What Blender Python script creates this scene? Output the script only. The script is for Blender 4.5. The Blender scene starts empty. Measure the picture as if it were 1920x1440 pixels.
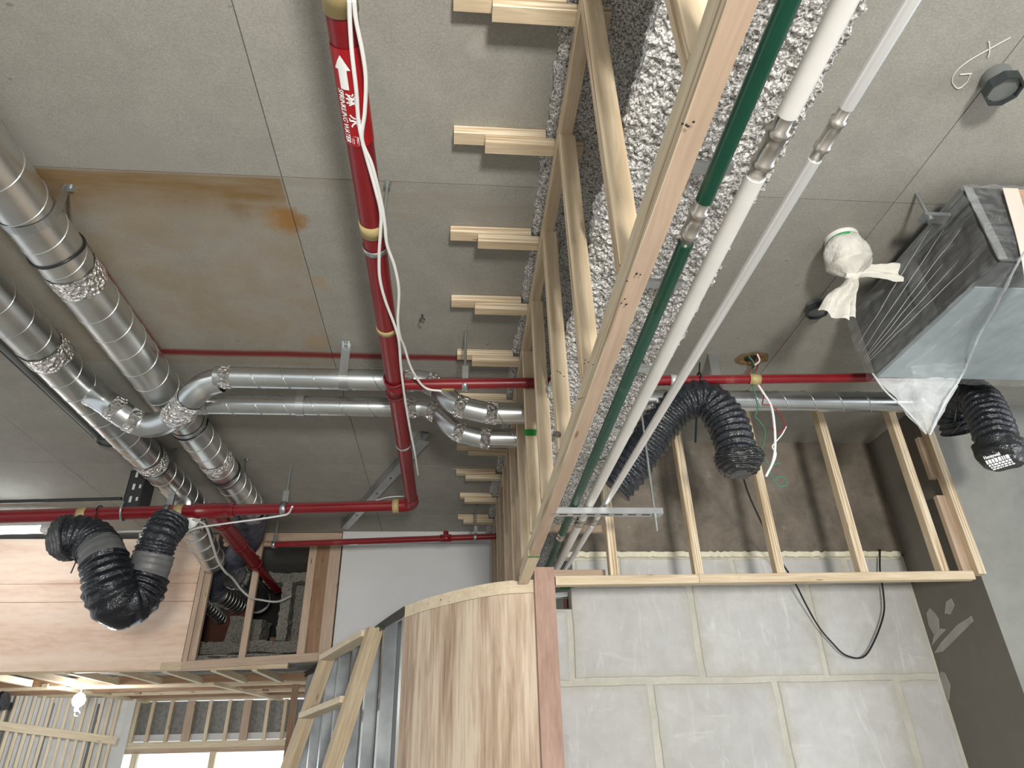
import bpy, math, random
from mathutils import Vector as V, Matrix, noise
random.seed(7)
S = bpy.context.scene
C = bpy.data.collections.new('site'); S.collection.children.link(C)
PI = math.pi

# ------------------------------------------------------------------ camera
F, CX, CY = 1267.0, 960.0, 720.0
def _cd(p): return V((p[0]-CX, -(p[1]-CY), -F)).normalized()
_ey = _cd((845, 1446)); _ez = _cd((900, -1500)); _ez = (_ez - _ey*_ez.dot(_ey)).normalized(); _ex = _ey.cross(_ez)
R = Matrix((_ex, _ey, _ez))                  # rows = world axes in camera space -> R @ cam_vec = world_vec
EYE = V((0, 0, 1.65)); ZC = 3.41             # eye height, slab soffit height (metres)
cd = bpy.data.cameras.new('camera'); cam = bpy.data.objects.new('camera', cd); C.objects.link(cam)
cd.sensor_fit = 'HORIZONTAL'; cd.sensor_width = 36; cd.lens = 36*F/1920; cd.clip_start = .02; cd.clip_end = 100
cam.matrix_world = Matrix.Translation(EYE) @ R.to_4x4()
S.camera = cam
def at(px, py, z=None, y=None, x=None):
    """survey helper: where the sight line through a photo point meets the plane z=, y= or x="""
    d = R @ V((px-CX, -(py-CY), -F))
    t = (z-EYE.z)/d.z if z is not None else (y-EYE.y)/d.y if y is not None else (x-EYE.x)/d.x
    return EYE + d*t

# ------------------------------------------------------------------ light
W = bpy.data.worlds.new('world'); S.world = W; W.use_nodes = True
W.node_tree.nodes['Background'].inputs[0].default_value = (.93, .97, 1, 1)
W.node_tree.nodes['Background'].inputs[1].default_value = .85
def area(name, loc, aim, sx, sy, power, col):
    l = bpy.data.lights.new(name, 'AREA'); l.shape = 'RECTANGLE'; l.size = sx; l.size_y = sy; l.energy = power; l.color = col
    o = bpy.data.objects.new(name, l); C.objects.link(o); o.location = loc
    o.rotation_euler = (V(aim)-V(loc)).to_track_quat('-Z', 'Y').to_euler(); return o
area('window_daylight', (.42, -2.3, 1.45), (.2, 2.2, 3.0), .42, .42, 190, (1, .965, .90))
area('side_window_daylight', (5.2, .2, 1.7), (0.6, 1.9, 2.8), 2.2, 1.4, 60, (.93, .97, 1))
S.view_settings.view_transform = 'Standard'; S.view_settings.look = 'None'
S.view_settings.gamma = 1; S.view_settings.use_curve_mapping = False
S.view_settings.exposure = .17

# ------------------------------------------------------------------ materials
MT = {}
class NB:
    def __init__(s, name):
        s.m = bpy.data.materials.new(name); s.m.use_nodes = True; s.t = s.m.node_tree; s.n = s.t.nodes
        s.b = s.n['Principled BSDF']; s.out = s.n['Material Output']; MT[name] = s.m
        s.co = s.n.new('ShaderNodeTexCoord'); s.inf = None
    def L(s, a, b): s.t.links.new(a, b)
    def set(s, **k):
        for a, v in k.items():
            i = s.b.inputs[a.replace('_', ' ')]
            if hasattr(v, 'is_linked') or hasattr(v, 'links'): s.L(v, i)
            else: i.default_value = (*v, 1) if isinstance(v, tuple) and len(v) == 3 else v
    def math(s, op, a, b=None, c=None, clamp=False):
        n = s.n.new('ShaderNodeMath'); n.operation = op; n.use_clamp = clamp
        for i, v in enumerate((a, b, c)):
            if v is None: continue
            if hasattr(v, 'links'): s.L(v, n.inputs[i])
            else: n.inputs[i].default_value = v
        return n.outputs[0]
    def rnd(s):
        if not s.inf: s.inf = s.n.new('ShaderNodeObjectInfo')
        return s.inf.outputs['Random']
    def vec(s, scale=(1, 1, 1), rand=0, src='Object'):
        m = s.n.new('ShaderNodeMapping'); m.inputs['Scale'].default_value = scale; s.L(s.co.outputs[src], m.inputs['Vector'])
        if rand:
            c = s.n.new('ShaderNodeCombineXYZ')
            for i in range(3): s.L(s.math('MULTIPLY', s.rnd(), rand*(1+.37*i)), c.inputs[i])
            s.L(c.outputs[0], m.inputs['Location'])
        return m.outputs[0]
    def noise(s, v, scale, detail=5, rough=.55, dist=0):
        n = s.n.new('ShaderNodeTexNoise'); n.inputs['Scale'].default_value = scale; n.inputs['Detail'].default_value = detail
        n.inputs['Roughness'].default_value = rough; n.inputs['Distortion'].default_value = dist; s.L(v, n.inputs['Vector']); return n.outputs['Fac']
    def vor(s, v, scale, feat='F1'):
        n = s.n.new('ShaderNodeTexVoronoi'); n.feature = feat; n.inputs['Scale'].default_value = scale; s.L(v, n.inputs['Vector']); return n.outputs['Distance']
    def wave(s, v, scale, dist=2, detail=3, dscale=1, axis='X'):
        n = s.n.new('ShaderNodeTexWave'); n.bands_direction = axis; n.inputs['Scale'].default_value = scale; n.inputs['Distortion'].default_value = dist
        n.inputs['Detail'].default_value = detail; n.inputs['Detail Scale'].default_value = dscale; s.L(v, n.inputs['Vector']); return n.outputs['Fac']
    def ramp(s, f, *stops):
        n = s.n.new('ShaderNodeValToRGB'); e = n.color_ramp.elements
        while len(e) < len(stops): e.new(.5)
        for i, (p, c) in enumerate(stops):
            e[i].position = p; e[i].color = (*c, 1) if isinstance(c, tuple) else (c, c, c, 1)
        s.L(f, n.inputs[0]); return n.outputs[0]
    def mix(s, f, a, b, mode='MIX'):
        n = s.n.new('ShaderNodeMix'); n.data_type = 'RGBA'; n.blend_type = mode
        for i, v in ((n.inputs[0], f), (n.inputs[6], a), (n.inputs[7], b)):
            if hasattr(v, 'links'): s.L(v, i)
            else: i.default_value = (*v, 1) if isinstance(v, tuple) else v
        return n.outputs[2]
    def bump(s, h, strength=.3, dist=.01):
        n = s.n.new('ShaderNodeBump'); n.inputs['Strength'].default_value = strength; n.inputs['Distance'].default_value = dist
        s.L(h, n.inputs['Height']); s.L(n.outputs[0], s.b.inputs['Normal'])
    def xyz(s, v=None):
        n = s.n.new('ShaderNodeSeparateXYZ'); s.L(v or s.co.outputs['Object'], n.inputs[0]); return n.outputs

def plain(name, col, rough=.6, metal=0, var=.12, vs=8, bump=0, bs=60, **k):
    b = NB(name); v = b.vec((1, 1, 1), 3)
    n = b.noise(v, vs, 5, .6)
    lo = tuple(c*(1-var) for c in col); hi = tuple(min(1, c*(1+var)) for c in col)
    b.set(Base_Color=b.ramp(n, (.3, lo), (.7, hi)), Roughness=rough, Metallic=metal, **k)
    if bump: b.bump(b.noise(v, bs, 4), bump, .004)
    return b.m

def wood(name, dark, light, rand=.25):
    b = NB(name); v = b.vec((1.2, 14, 14), 9)
    g = b.noise(v, 3, 6, .6, .8); g2 = b.noise(b.vec((2, 60, 60), 5), 3, 3, .5)
    g = b.math('ADD', b.math('MULTIPLY', g, .75), b.math('MULTIPLY', g2, .25))
    c = b.ramp(g, (.3, dark), (.52, tuple((a+d)/2 for a, d in zip(dark, light))), (.72, light))
    kn = b.vor(b.vec((3, 16, 16), 17), 1.1); c = b.mix(b.ramp(kn, (.04, 1.), (.1, 0.)), c, (.16, .075, .03))
    c = b.mix(b.math('MULTIPLY', b.rnd(), rand), c, dark)
    b.set(Base_Color=c, Roughness=.62); b.bump(g, .15, .003)
wood('pine', (.48, .36, .225), (.80, .68, .49))
wood('pine_pink', (.42, .30, .215), (.62, .48, .365))
wood('pine_dark', (.20, .11, .06), (.40, .24, .14))
wood('pine_pale', (.62, .50, .33), (.86, .76, .58), .12)
def lvl(name, cols, n=5):
    b = NB(name); o = b.xyz(b.vec((1, 1, 1)))
    w = b.noise(b.vec((3, 160, 160), 7), 1, 2, .5)
    c = b.ramp(w, (.36, cols[0]), (.5, cols[1]), (.62, cols[2])); b.set(Base_Color=c, Roughness=.7)
lvl('ply_edge', ((.42, .285, .165), (.67, .54, .37), (.78, .69, .53)))

def plywood(name, a, bcol, ccol, across=(3.2, 3.2, .38), sc=1.5, dist=5):
    b = NB(name); v = b.vec(across)
    n = b.noise(v, sc, 3, .5, .9); n2 = b.noise(b.vec(tuple(t*5.5 for t in across)), sc, 4, .6, .5)
    fine = b.noise(b.vec(tuple(t*28 for t in across[:2])+(across[2]*9,)), 1, 3)
    f = b.math('ADD', b.math('MULTIPLY', n, .62), b.math('MULTIPLY', n2, .38)); f = b.math('ADD', f, b.math('MULTIPLY', b.math('SUBTRACT', fine, .5), .30))
    b.set(Base_Color=b.ramp(f, (.33, a), (.47, bcol), (.60, ccol)), Roughness=.6)
    b.bump(fine, .1, .002); return b
plywood('plywood_oak', (.30, .20, .135), (.52, .39, .28), (.72, .60, .46))
plywood('plywood_red', (.31, .185, .14), (.385, .24, .185), (.45, .295, .235), (6, 6, 1.2))
plywood('plywood_pink', (.66, .44, .32), (.78, .58, .45), (.84, .67, .54), (.35, 1, 4), .9, 3)

def concrete(name, a, c, sc=1.6, bump=.12, rand=0, fx=None, rough=.85):
    b = NB(name); v = b.vec((1, 1, 1), 0)
    n1 = b.noise(v, sc, 7, .62, .4); n2 = b.noise(v, sc*9, 5, .6); n3 = b.noise(v, 120, 3)
    f = b.math('ADD', b.math('MULTIPLY', n1, .7), b.math('MULTIPLY', n2, .3))
    col = b.ramp(f, (.3, a), (.68, c))
    pits = b.ramp(b.vor(b.vec((1, 1, 1)), 26), (.025, 1.), (.05, 0.)); pm = b.math('GREATER_THAN', b.noise(v, 7, 2), .56)
    col = b.mix(b.math('MULTIPLY', b.math('MULTIPLY', pits, pm), .55), col, (.12, .11, .1))
    if rand: col = b.mix(b.math('MULTIPLY', b.rnd(), rand), col, tuple(t*.62 for t in a))
    if fx: col = fx(b, col, n1, n2)
    b.set(Base_Color=col, Roughness=rough); b.bump(b.math('ADD', n2, b.math('MULTIPLY', n3, .4)), bump, .01); return b

def ceil_fx(b, col, n1, n2):
    x, y, z = b.xyz()[:3]
    def box(u, lo, hi, soft=.05):        # smooth window on a coordinate
        p = b.n.new('ShaderNodeMapRange'); p.interpolation_type = 'SMOOTHSTEP'; b.L(u, p.inputs[0]); p.inputs[1].default_value = lo-soft; p.inputs[2].default_value = lo+soft
        q = b.n.new('ShaderNodeMapRange'); q.interpolation_type = 'SMOOTHSTEP'; b.L(u, q.inputs[0]); q.inputs[1].default_value = hi-soft; q.inputs[2].default_value = hi+soft
        return b.math('SUBTRACT', p.outputs[0], q.outputs[0], clamp=True)
    nb = b.noise(b.vec((1, 1, 1)), 3.2, 6, .65, .6)
    nst = b.noise(b.vec((2, 14, 1)), 1.5, 5, .6)
    sc1 = b.noise(b.vec((26, 5, 1)), 1, 4, .7, .6); sc2 = b.noise(b.vec((9, 6, 9)), 1.6, 8, .72)
    col = b.mix(b.ramp(sc1, (.64, 0.), (.78, .22)), col, (.22, .205, .18)); col = b.mix(b.ramp(sc2, (.34, .3), (.46, 0.)), col, (.27, .253, .22)); col = b.mix(b.ramp(sc2, (.60, 0.), (.76, .2)), col, (.50, .485, .45))
    sp1 = b.ramp(b.vor(b.vec((1.0, 1.6, 1)), 4.2), (.028, .7), (.05, 0.)); sp2 = b.noise(b.vec((1, 1, 1)), 260, 3, .6)
    col = b.mix(b.math('MULTIPLY', sp1, b.math('GREATER_THAN', n1, .47)), col, (.13, .122, .105)); col = b.mix(b.ramp(sp2, (.35, .28), (.5, 0.)), col, (.17, .162, .14)); col = b.mix(b.ramp(sp2, (.52, 0.), (.66, .25)), col, (.52, .505, .46))
    # water-stained form panel: overall ochre cast, strong brown edge
    ym = b.math('ADD', y, b.math('MULTIPLY', b.math('SUBTRACT', nb, .5), .35))
    xpan = box(x, -2.5, -.612, .008)
    m = b.math('MULTIPLY', xpan, box(y, 1.695, 2.92, .012))
    col = b.mix(b.math('MULTIPLY', m, b.ramp(nb, (.38, .12), (.68, .75))), col, (.27, .205, .125))
    m2 = b.math('MULTIPLY', b.math('MULTIPLY', m, box(ym, 1.3, 1.84, .1)), nst)
    col = b.mix(b.math('MULTIPLY', m2, 1.7, clamp=True), col, (.20, .125, .05))
    mw = b.math('MULTIPLY', b.math('MULTIPLY', box(x, -.606, .25, .01), box(ym, 1.6, 1.86, .05)), b.math('GREATER_THAN', y, 1.69))
    col = b.mix(b.math('MULTIPLY', mw, b.ramp(nst, (.4, 0.), (.6, .6))), col, (.27, .24, .2))
    mg = b.math('MULTIPLY', xpan, box(ym, 1.55, 1.8, .08)); mg = b.math('MULTIPLY', mg, b.math('LESS_THAN', y, 1.692))
    col = b.mix(b.math('MULTIPLY', mg, b.ramp(nb, (.45, 0.), (.6, .7))), col, (.30, .29, .27))
    for (px, py, r, cc, k) in ((540, 410, .085, (.26, .13, .03), .9), (515, 415, .06, (.3, .17, .05), .6), (590, 640, .08, (.33, .24, .15), .8), (600, 530, .06, (.33, .24, .14), .6),
                               (640, 80, .10, (.62, .6, .56), 0), (900, 85, .05, (.56, .54, .5), .2)):
        p = at(px, py, ZC); d = b.n.new('ShaderNodeVectorMath'); d.operation = 'DISTANCE'; b.L(b.co.outputs['Object'], d.inputs[0]); d.inputs[1].default_value = p
        dd = b.math('ADD', d.outputs['Value'], b.math('MULTIPLY', b.math('SUBTRACT', n2, .5), r*2.0))
        mr = b.n.new('ShaderNodeMapRange'); mr.interpolation_type = 'SMOOTHSTEP'; b.L(dd, mr.inputs[0]); mr.inputs[1].default_value = r; mr.inputs[2].default_value = r*.3
        col = b.mix(b.math('MULTIPLY', mr.outputs[0], k), col, cc)
    # red setting-out paint sprayed along the duct routes
    wob = b.math('MULTIPLY', b.math('SUBTRACT', n1, .5), .05); yy = b.math('ADD', y, wob); xx = b.math('ADD', x, wob)
    r1 = b.math('MULTIPLY', box(yy, 2.80, 2.85, .016), box(x, -1.42, .3, .02))
    r2 = b.math('MULTIPLY', box(xx, -1.50, -1.395, .014), box(y, 2.15, 2.84, .04))
    r3 = b.math('MULTIPLY', box(yy, 3.02, 3.06, .02), box(x, -.1, .3, .05))
    rr = b.math('MAXIMUM', b.math('MAXIMUM', r1, r2), r3)
    return b.mix(b.math('MULTIPLY', rr, .95), col, (.19, .008, .008))
concrete('ceiling_concrete', (.262, .254, .225), (.392, .381, .343), 1.1, .14, .2, ceil_fx)
concrete('ceiling_joint', (.22, .2, .18), (.3, .28, .25))
def stud_shadow(b, col, n1, n2):
    v = b.noise(b.vec((2.2, 2.2, 2.0)), 1.6, 7, .72, .3)
    col = b.mix(b.ramp(v, (.42, 0.), (.62, .7)), col, (.095, .08, .062))  # dark blotches hold stains and the studs' cast shadows in the colour
    w = b.ramp(b.noise(b.vec((1, 1, 1)), 4.5, 6, .7), (.62, 0.), (.7, .8))
    return b.mix(w, col, (.36, .34, .31))
concrete('beam_concrete', (.16, .135, .105), (.27, .235, .19), 2.2, .2, 0, stud_shadow)
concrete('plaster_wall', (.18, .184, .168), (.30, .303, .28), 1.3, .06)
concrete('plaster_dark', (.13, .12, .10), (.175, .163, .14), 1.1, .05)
concrete('floor_concrete', (.50, .48, .45), (.58, .56, .53))
def scuff(b, col, n1, n2):
    s1 = b.noise(b.vec((9, 1, 1.5), 5), 1.4, 6, .72, 1.5); s2 = b.noise(b.vec((2, 1, 11), 3), 1.2, 6, .7, 1)
    col = b.mix(b.ramp(s1, (.55, 0.), (.72, .55)), col, (.80, .80, .80))
    col = b.mix(b.ramp(s2, (.6, 0.), (.75, .4)), col, (.84, .83, .81))
    g = b.xyz(b.co.outputs['Generated']); ed = lambda u: b.math('MINIMUM', u, b.math('SUBTRACT', 1, u))
    e = b.math('ADD', b.math('MINIMUM', ed(g[0]), ed(g[2])), b.math('MULTIPLY', b.math('SUBTRACT', n2, .5), .16))
    col = b.mix(b.ramp(e, (.0, .85), (.045, .45), (.10, 0.)), col, (.47, .455, .395))
    o = b.math('MULTIPLY', b.rnd(), .3); return b.mix(o, col, (.46, .46, .46))
concrete('gypsum_block', (.41, .405, .392), (.63, .627, .617), 1.7, .05, 0, scuff)
concrete('block_mortar', (.45, .44, .38), (.62, .605, .535), 5, .25)
concrete('drywall_white', (.66, .66, .66), (.73, .73, .73), 1.0, .02)
def spray_mat(name, lo, hi):
    b = NB(name); v = b.vec((1, 1, 1))
    a = b.vor(v, 120); n = b.noise(v, 150, 4, .7); n0 = b.noise(v, 5, 5, .6); sp = b.noise(v, 240, 3, .6)
    f = b.math('ADD', b.math('MULTIPLY', a, .5), b.math('MULTIPLY', n, .6))
    c = b.ramp(f, (.30, hi), (.50, tuple((p+q)/2 for p, q in zip(lo, hi))), (.68, lo), (.82, tuple(t*.35 for t in lo)))
    c = b.mix(b.ramp(sp, (.52, 0.), (.62, .8)), c, tuple(min(1, t*1.12) for t in hi)); c = b.mix(b.ramp(sp, (.36, .75), (.44, 0.)), c, tuple(t*.45 for t in lo))
    c = b.mix(b.ramp(n0, (.5, 0.), (.75, .4)), c, tuple(t*.9 for t in lo)); b.set(Base_Color=c, Roughness=1.0, Specular_IOR_Level=.1)
    b.bump(b.math('MULTIPLY', f, -1), .55, .012)
spray_mat('fireproofing', (.21, .205, .195), (.84, .825, .80)); spray_mat('fireproofing_shaded', (.12, .115, .10), (.40, .38, .34))  # second, darker copy holds the shade of the void in its colour

def galv(name, lo, hi, rough=.3):
    b = NB(name); v = b.vec((1, 1, 1), 4)
    n = b.noise(b.vec((2, 2, 2), 4), 2.0, 3, .5); s = b.noise(v, 70, 2)
    f = b.math('ADD', b.math('MULTIPLY', n, .85), b.math('MULTIPLY', s, .15))
    b.set(Base_Color=b.ramp(f, (.35, lo), (.65, hi)), Metallic=.95, Roughness=b.ramp(n, (.3, rough*.9), (.8, rough*1.2))); return b.m
galv('galvanised', (.58, .59, .575), (.72, .73, .715), .30)
galv('galvanised_smooth', (.52, .55, .56), (.62, .65, .66), .27)
galv('strut_steel', (.40, .42, .43), (.58, .60, .61), .38)
galv('stainless', (.46, .44, .41), (.58, .56, .53), .3)
galv('stud_steel', (.42, .45, .47), (.62, .65, .67), .34)
b = NB('foil'); v = b.vec((1, 1, 1), 6); cr = b.vor(v, 55); n = b.noise(v, 38, 4, .6, 1.5)
b.set(Base_Color=b.ramp(n, (.3, (.62, .60, .57)), (.7, (.92, .91, .89))), Metallic=.95, Roughness=.24); b.bump(b.math('ADD', cr, n), 1.0, .03)
def paint(name, c, rough=.3, dust=.3, dustc=(.42, .3, .28)):
    b = NB(name); v = b.vec((1, 1, 1), 3); n = b.noise(v, 6, 6, .68)
    nz = b.n.new('ShaderNodeNewGeometry'); up = b.xyz(nz.outputs['Normal'])[2]
    col = b.ramp(n, (.3, tuple(t*.8 for t in c)), (.7, c))
    d = b.math('MULTIPLY', b.ramp(up, (.1, 0.), (.8, 1.)), dust)
    d = b.math('MAXIMUM', d, b.math('MULTIPLY', b.ramp(n, (.62, 0.), (.75, 1.)), dust*.6))
    b.set(Base_Color=b.mix(d, col, dustc), Roughness=b.ramp(n, (.3, rough), (.8, rough*1.6)), Specular_IOR_Level=.5); return b.m
paint('red_paint', (.215, .006, .011), .28, .3); paint('red_label', (.40, .005, .010), .35, .05)
paint('green_pipe', (.001, .055, .03), .2, .15, (.2, .27, .24)); paint('green_dusty', (.008, .07, .045), .4, .45, (.26, .33, .29))
plain('white_pipe', (.70, .695, .67), .35, 0, .06); plain('alu_pipe', (.80, .81, .82), .33, .55, .06, 4)
plain('white_paint', (.85, .85, .84), .5, 0, .03); plain('cable_white', (.84, .84, .83), .4, 0, .06)
plain('cable_grey', (.56, .56, .54), .5, 0, .08); plain('cable_black', (.01, .01, .011), .4); plain('cable_red', (.25, .03, .03), .5); plain('cable_green', (.05, .2, .12), .5)
plain('tape_beige', (.42, .33, .15), .45, 0, .12, 20, .2, 40); plain('tape_grey', (.14, .143, .143), .42, 0, .15, 20, .3, 50)
plain('black_plastic', (.012, .013, .015), .35); plain('cap_dark', (.035, .045, .047), .32, 0, .3)
plain('cap_inner', (.02, .03, .035), .15); plain('pvc_grey', (.16, .17, .165), .4); plain('dark_steel', (.055, .06, .062), .4, .5)
plain('rod_zinc', (.42, .46, .45), .4, .8, .2); plain('green_mark', (.01, .22, .03), .6); plain('ink_and_hole_black', (.02, .02, .02), .7)  # the black is ink, and also the painted dark of slots and holes
plain('sheet_grey', (.10, .105, .105), .4, .25, .15, 3); plain('sheet_dark', (.035, .035, .035), .5, .2, .2, 4)
plain('foam_board', (.30, .36, .385), .35, 0, .18, 3, .1, 20); plain('cardboard', (.42, .24, .15), .7, 0, .3, 12); plain('tape_cream', (.66, .60, .53), .5, 0, .06)
plain('bag_cloth', (.74, .72, .66), .8, 0, .08, 10, .5, 130); plain('detector_white', (.8, .8, .76), .4, 0, .04); plain('detector_green', (.02, .30, .10), .4)
plain('board_grey', (.235, .245, .25), .6, 0, .14, 3); plain('board_pale', (.72, .735, .72), .7, 0, .12, 4); plain('felt_grey', (.26, .255, .245), .9, 0, .25, 30)
plain('void_shade', (.025, .022, .02), .9); plain('rust_brown', (.10, .035, .022), .8, 0, .3); plain('filler_yellow', (.78, .74, .58), .9, 0, .1, 20, .8, 60)
plain('mortar_stroke', (.33, .315, .285), .85, 0, .12, 10)
plain('chalk', (.62, .61, .58), .9); plain('hole_ochre', (.20, .13, .05), .95, 0, .4, 30, .8, 60); plain('red_poster', (.55, .07, .05), .7); plain('tin_grey', (.30, .32, .33), .35, .6)
def flexmat(name, c, rough, bs):
    b = NB(name); v = b.vec((1, 1, 1), 3); n = b.noise(v, bs, 4, .6, 1.0)
    b.set(Base_Color=b.ramp(n, (.3, c), (.75, tuple(t*2.1 for t in c))), Roughness=rough, Specular_IOR_Level=.65); b.bump(n, .55, .02)
flexmat('flex_black', (.012, .014, .018), .27, 26); flexmat('flex_sleeve', (.004, .005, .008), .24, 20); flexmat('flex_violet', (.040, .042, .058), .40, 24); flexmat('bag_black', (.010, .011, .012), .2, 20)
flexmat('flex_grey', (.05, .052, .056), .4, 26)
b = NB('film'); v = b.vec((1, 1, 1)); w = b.noise(b.vec((5, 1.1, 11)), 2.0, 6, .7, 1.2)
b.set(Base_Color=(.86, .90, .92), Roughness=.18, Alpha=b.ramp(w, (.40, .06), (.6, .16), (.74, .46))); b.bump(w, .5, .03)  # pale streaks in the opacity stand for highlights on the crinkled film
b = NB('film_thick'); w = b.noise(b.vec((4, 4, 4)), 1.8, 6, .7, 1.6)
b.set(Base_Color=(.84, .87, .88), Roughness=.22, Alpha=b.ramp(w, (.3, .42), (.7, .75))); b.bump(w, .5, .03)
b = NB('bag_film'); w = b.noise(b.vec((1, 1, 1)), 20, 5, .6, .8)
b.set(Base_Color=(.80, .78, .72), Roughness=.6, Alpha=b.ramp(w, (.3, .62), (.7, .9))); b.bump(b.noise(b.vec((1, 1, 1)), 9, 4, .6, 1), .8, .02)
def emit(name, col, st):
    b = NB(name); b.set(Base_Color=(.9, .9, .9), Emission_Color=col, Emission_Strength=st)
emit('lamp_glow', (.93, .97, 1), 30); emit('bulb_glow', (.95, .98, 1), 40)
b = NB('window_glass'); wv = b.math('GREATER_THAN', b.wave(b.vec((1, 1, 1)), .55, 0, 0, 0, 'X'), .86)
b.set(Base_Color=(.9, .9, .9), Roughness=.4, Emission_Color=b.mix(wv, (.96, 1, 1), (.42, .74, .90)), Emission_Strength=1.7)

# ------------------------------------------------------------------ builders
def link(o, parent=None):
    C.objects.link(o)
    if parent is not None:
        o.parent = parent; o.matrix_parent_inverse = Matrix.Translation(-V(parent.location))
    return o
def tag(o, label=None, cat=None, group=None, kind=None):
    if label: o['label'] = label
    if cat: o['category'] = cat
    if group: o['group'] = group
    if kind: o['kind'] = kind
    return o
def thing(name, loc, label, cat, group=None, kind=None):
    o = bpy.data.objects.new(name, None); o.location = loc; o.empty_display_size = .05; C.objects.link(o)
    return tag(o, label, cat, group, kind)
def mesh(name, vs, fs, mats, parent=None, smooth=False, mi=None):
    me = bpy.data.meshes.new(name); me.from_pydata([tuple(v) for v in vs], [], fs); me.update()
    for m in (mats if isinstance(mats, (list, tuple)) else [mats]): me.materials.append(MT[m])
    if mi: me.polygons.foreach_set('material_index', mi)
    if smooth: me.polygons.foreach_set('use_smooth', [True]*len(me.polygons))
    return link(bpy.data.objects.new(name, me), parent)
BF = [(0, 3, 2, 1), (4, 5, 6, 7), (0, 1, 5, 4), (1, 2, 6, 5), (2, 3, 7, 6), (3, 0, 4, 7)]
def box(name, lo, hi, mat, parent=None):
    (a, b_, c), (d, e, f) = lo, hi
    return mesh(name, [(a, b_, c), (d, b_, c), (d, e, c), (a, e, c), (a, b_, f), (d, b_, f), (d, e, f), (a, e, f)], BF, mat, parent)
def strip(name, p, q, w, t, mats, parent=None, side=None, ch=.0015):
    """a sawn member from p to q, local X along its length (so grain follows it); w along `side`, t across"""
    p, q = V(p), V(q); X = (q-p); ln = X.length; X.normalize()
    sd = V(side) if side else (V((0, 0, 1)) if abs(X.z) < .9 else V((1, 0, 0)))
    Y = (sd - X*sd.dot(X)).normalized(); Z = X.cross(Y)
    l2, w2, t2 = ln/2, w/2, t/2
    vs, fs = [], []
    prof = [(-w2+ch, -t2), (w2-ch, -t2), (w2, -t2+ch), (w2, t2-ch), (w2-ch, t2), (-w2+ch, t2), (-w2, t2-ch), (-w2, -t2+ch)]
    for sx in (-l2, l2):
        vs += [(sx, a, c) for a, c in prof]
    fs = [(i, (i+1) % 8, (i+1) % 8+8, i+8) for i in range(8)] + [tuple(range(7, -1, -1)), tuple(range(8, 16))]
    mi = None
    if isinstance(mats, (list, tuple)) and len(mats) == 2: mi = [0, 1, 1, 1, 0, 1, 1, 1, 1, 1]
    me = bpy.data.meshes.new(name); me.from_pydata(vs, [], fs)
    for m in (mats if isinstance(mats, (list, tuple)) else [mats]): me.materials.append(MT[m])
    if mi: me.polygons.foreach_set('material_index', mi)
    o = bpy.data.objects.new(name, me)
    o.matrix_world = Matrix.Translation((p+q)/2) @ Matrix((X, Y, Z)).transposed().to_4x4()
    mw = o.matrix_world.copy(); C.objects.link(o)
    if parent is not None:
        o.parent = parent; o.matrix_parent_inverse = Matrix.Identity(4); o.matrix_basis = Matrix.Translation(-V(parent.location)) @ mw
    return o
def catmull(pts, n=10):
    pts = [V(p) for p in pts]
    if len(pts) < 3: return pts
    P = [pts[0]*2-pts[1]] + pts + [pts[-1]*2-pts[-2]]; out = []
    for i in range(1, len(P)-2):
        a, b_, c, d = P[i-1:i+3]
        for k in range(n):
            t = k/n; out.append(.5*((2*b_)+(c-a)*t+(2*a-5*b_+4*c-d)*t*t+(3*b_-a-3*c+d)*t**3))
    return out+[pts[-1]]
def resample(pts, step):
    pts = [V(p) for p in pts]; L = [0]
    for a, b_ in zip(pts, pts[1:]): L.append(L[-1]+(b_-a).length)
    n = max(2, int(L[-1]/step)+1); out = []; j = 0
    for i in range(n+1):
        s = L[-1]*i/n
        while j < len(L)-2 and L[j+1] < s: j += 1
        t = (s-L[j])/max(1e-9, L[j+1]-L[j]); out.append(pts[j].lerp(pts[j+1], min(1, t)))
    return out, L[-1]
def frames(pts):
    T = [(pts[min(i+1, len(pts)-1)]-pts[max(i-1, 0)]).normalized() for i in range(len(pts))]
    u = T[0].orthogonal().normalized(); U = []
    for t in T:
        u = (u - t*u.dot(t)).normalized(); U.append((u, t.cross(u)))
    return T, U
def tube(name, pts, r, mat, parent=None, n=16, caps=True, smooth=True, rf=None):
    pts = [V(p) for p in pts]; T, U = frames(pts); vs, fs = [], []
    for i, p in enumerate(pts):
        for k in range(n):
            a = 2*PI*k/n; rr = rf(i, a, p) if rf else (r[i] if isinstance(r, list) else r)
            vs.append(p + (U[i][0]*math.cos(a)+U[i][1]*math.sin(a))*rr)
    for i in range(len(pts)-1):
        for k in range(n): fs.append((i*n+k, i*n+(k+1) % n, (i+1)*n+(k+1) % n, (i+1)*n+k))
    if caps:
        m = len(vs); vs += vs[:n]+vs[m-n:m]; fs += [tuple(range(m+n-1, m-1, -1)), tuple(range(m+n, m+2*n))]
    o = mesh(name, vs, fs, mat, parent, smooth)
    if caps and smooth:
        o.data.polygons[len(fs)-1].use_smooth = False; o.data.polygons[len(fs)-2].use_smooth = False
    return o
def cyl(name, p, q, r, mat, parent=None, n=16, **k): return tube(name, [p, q], r, mat, parent, n, **k)
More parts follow.
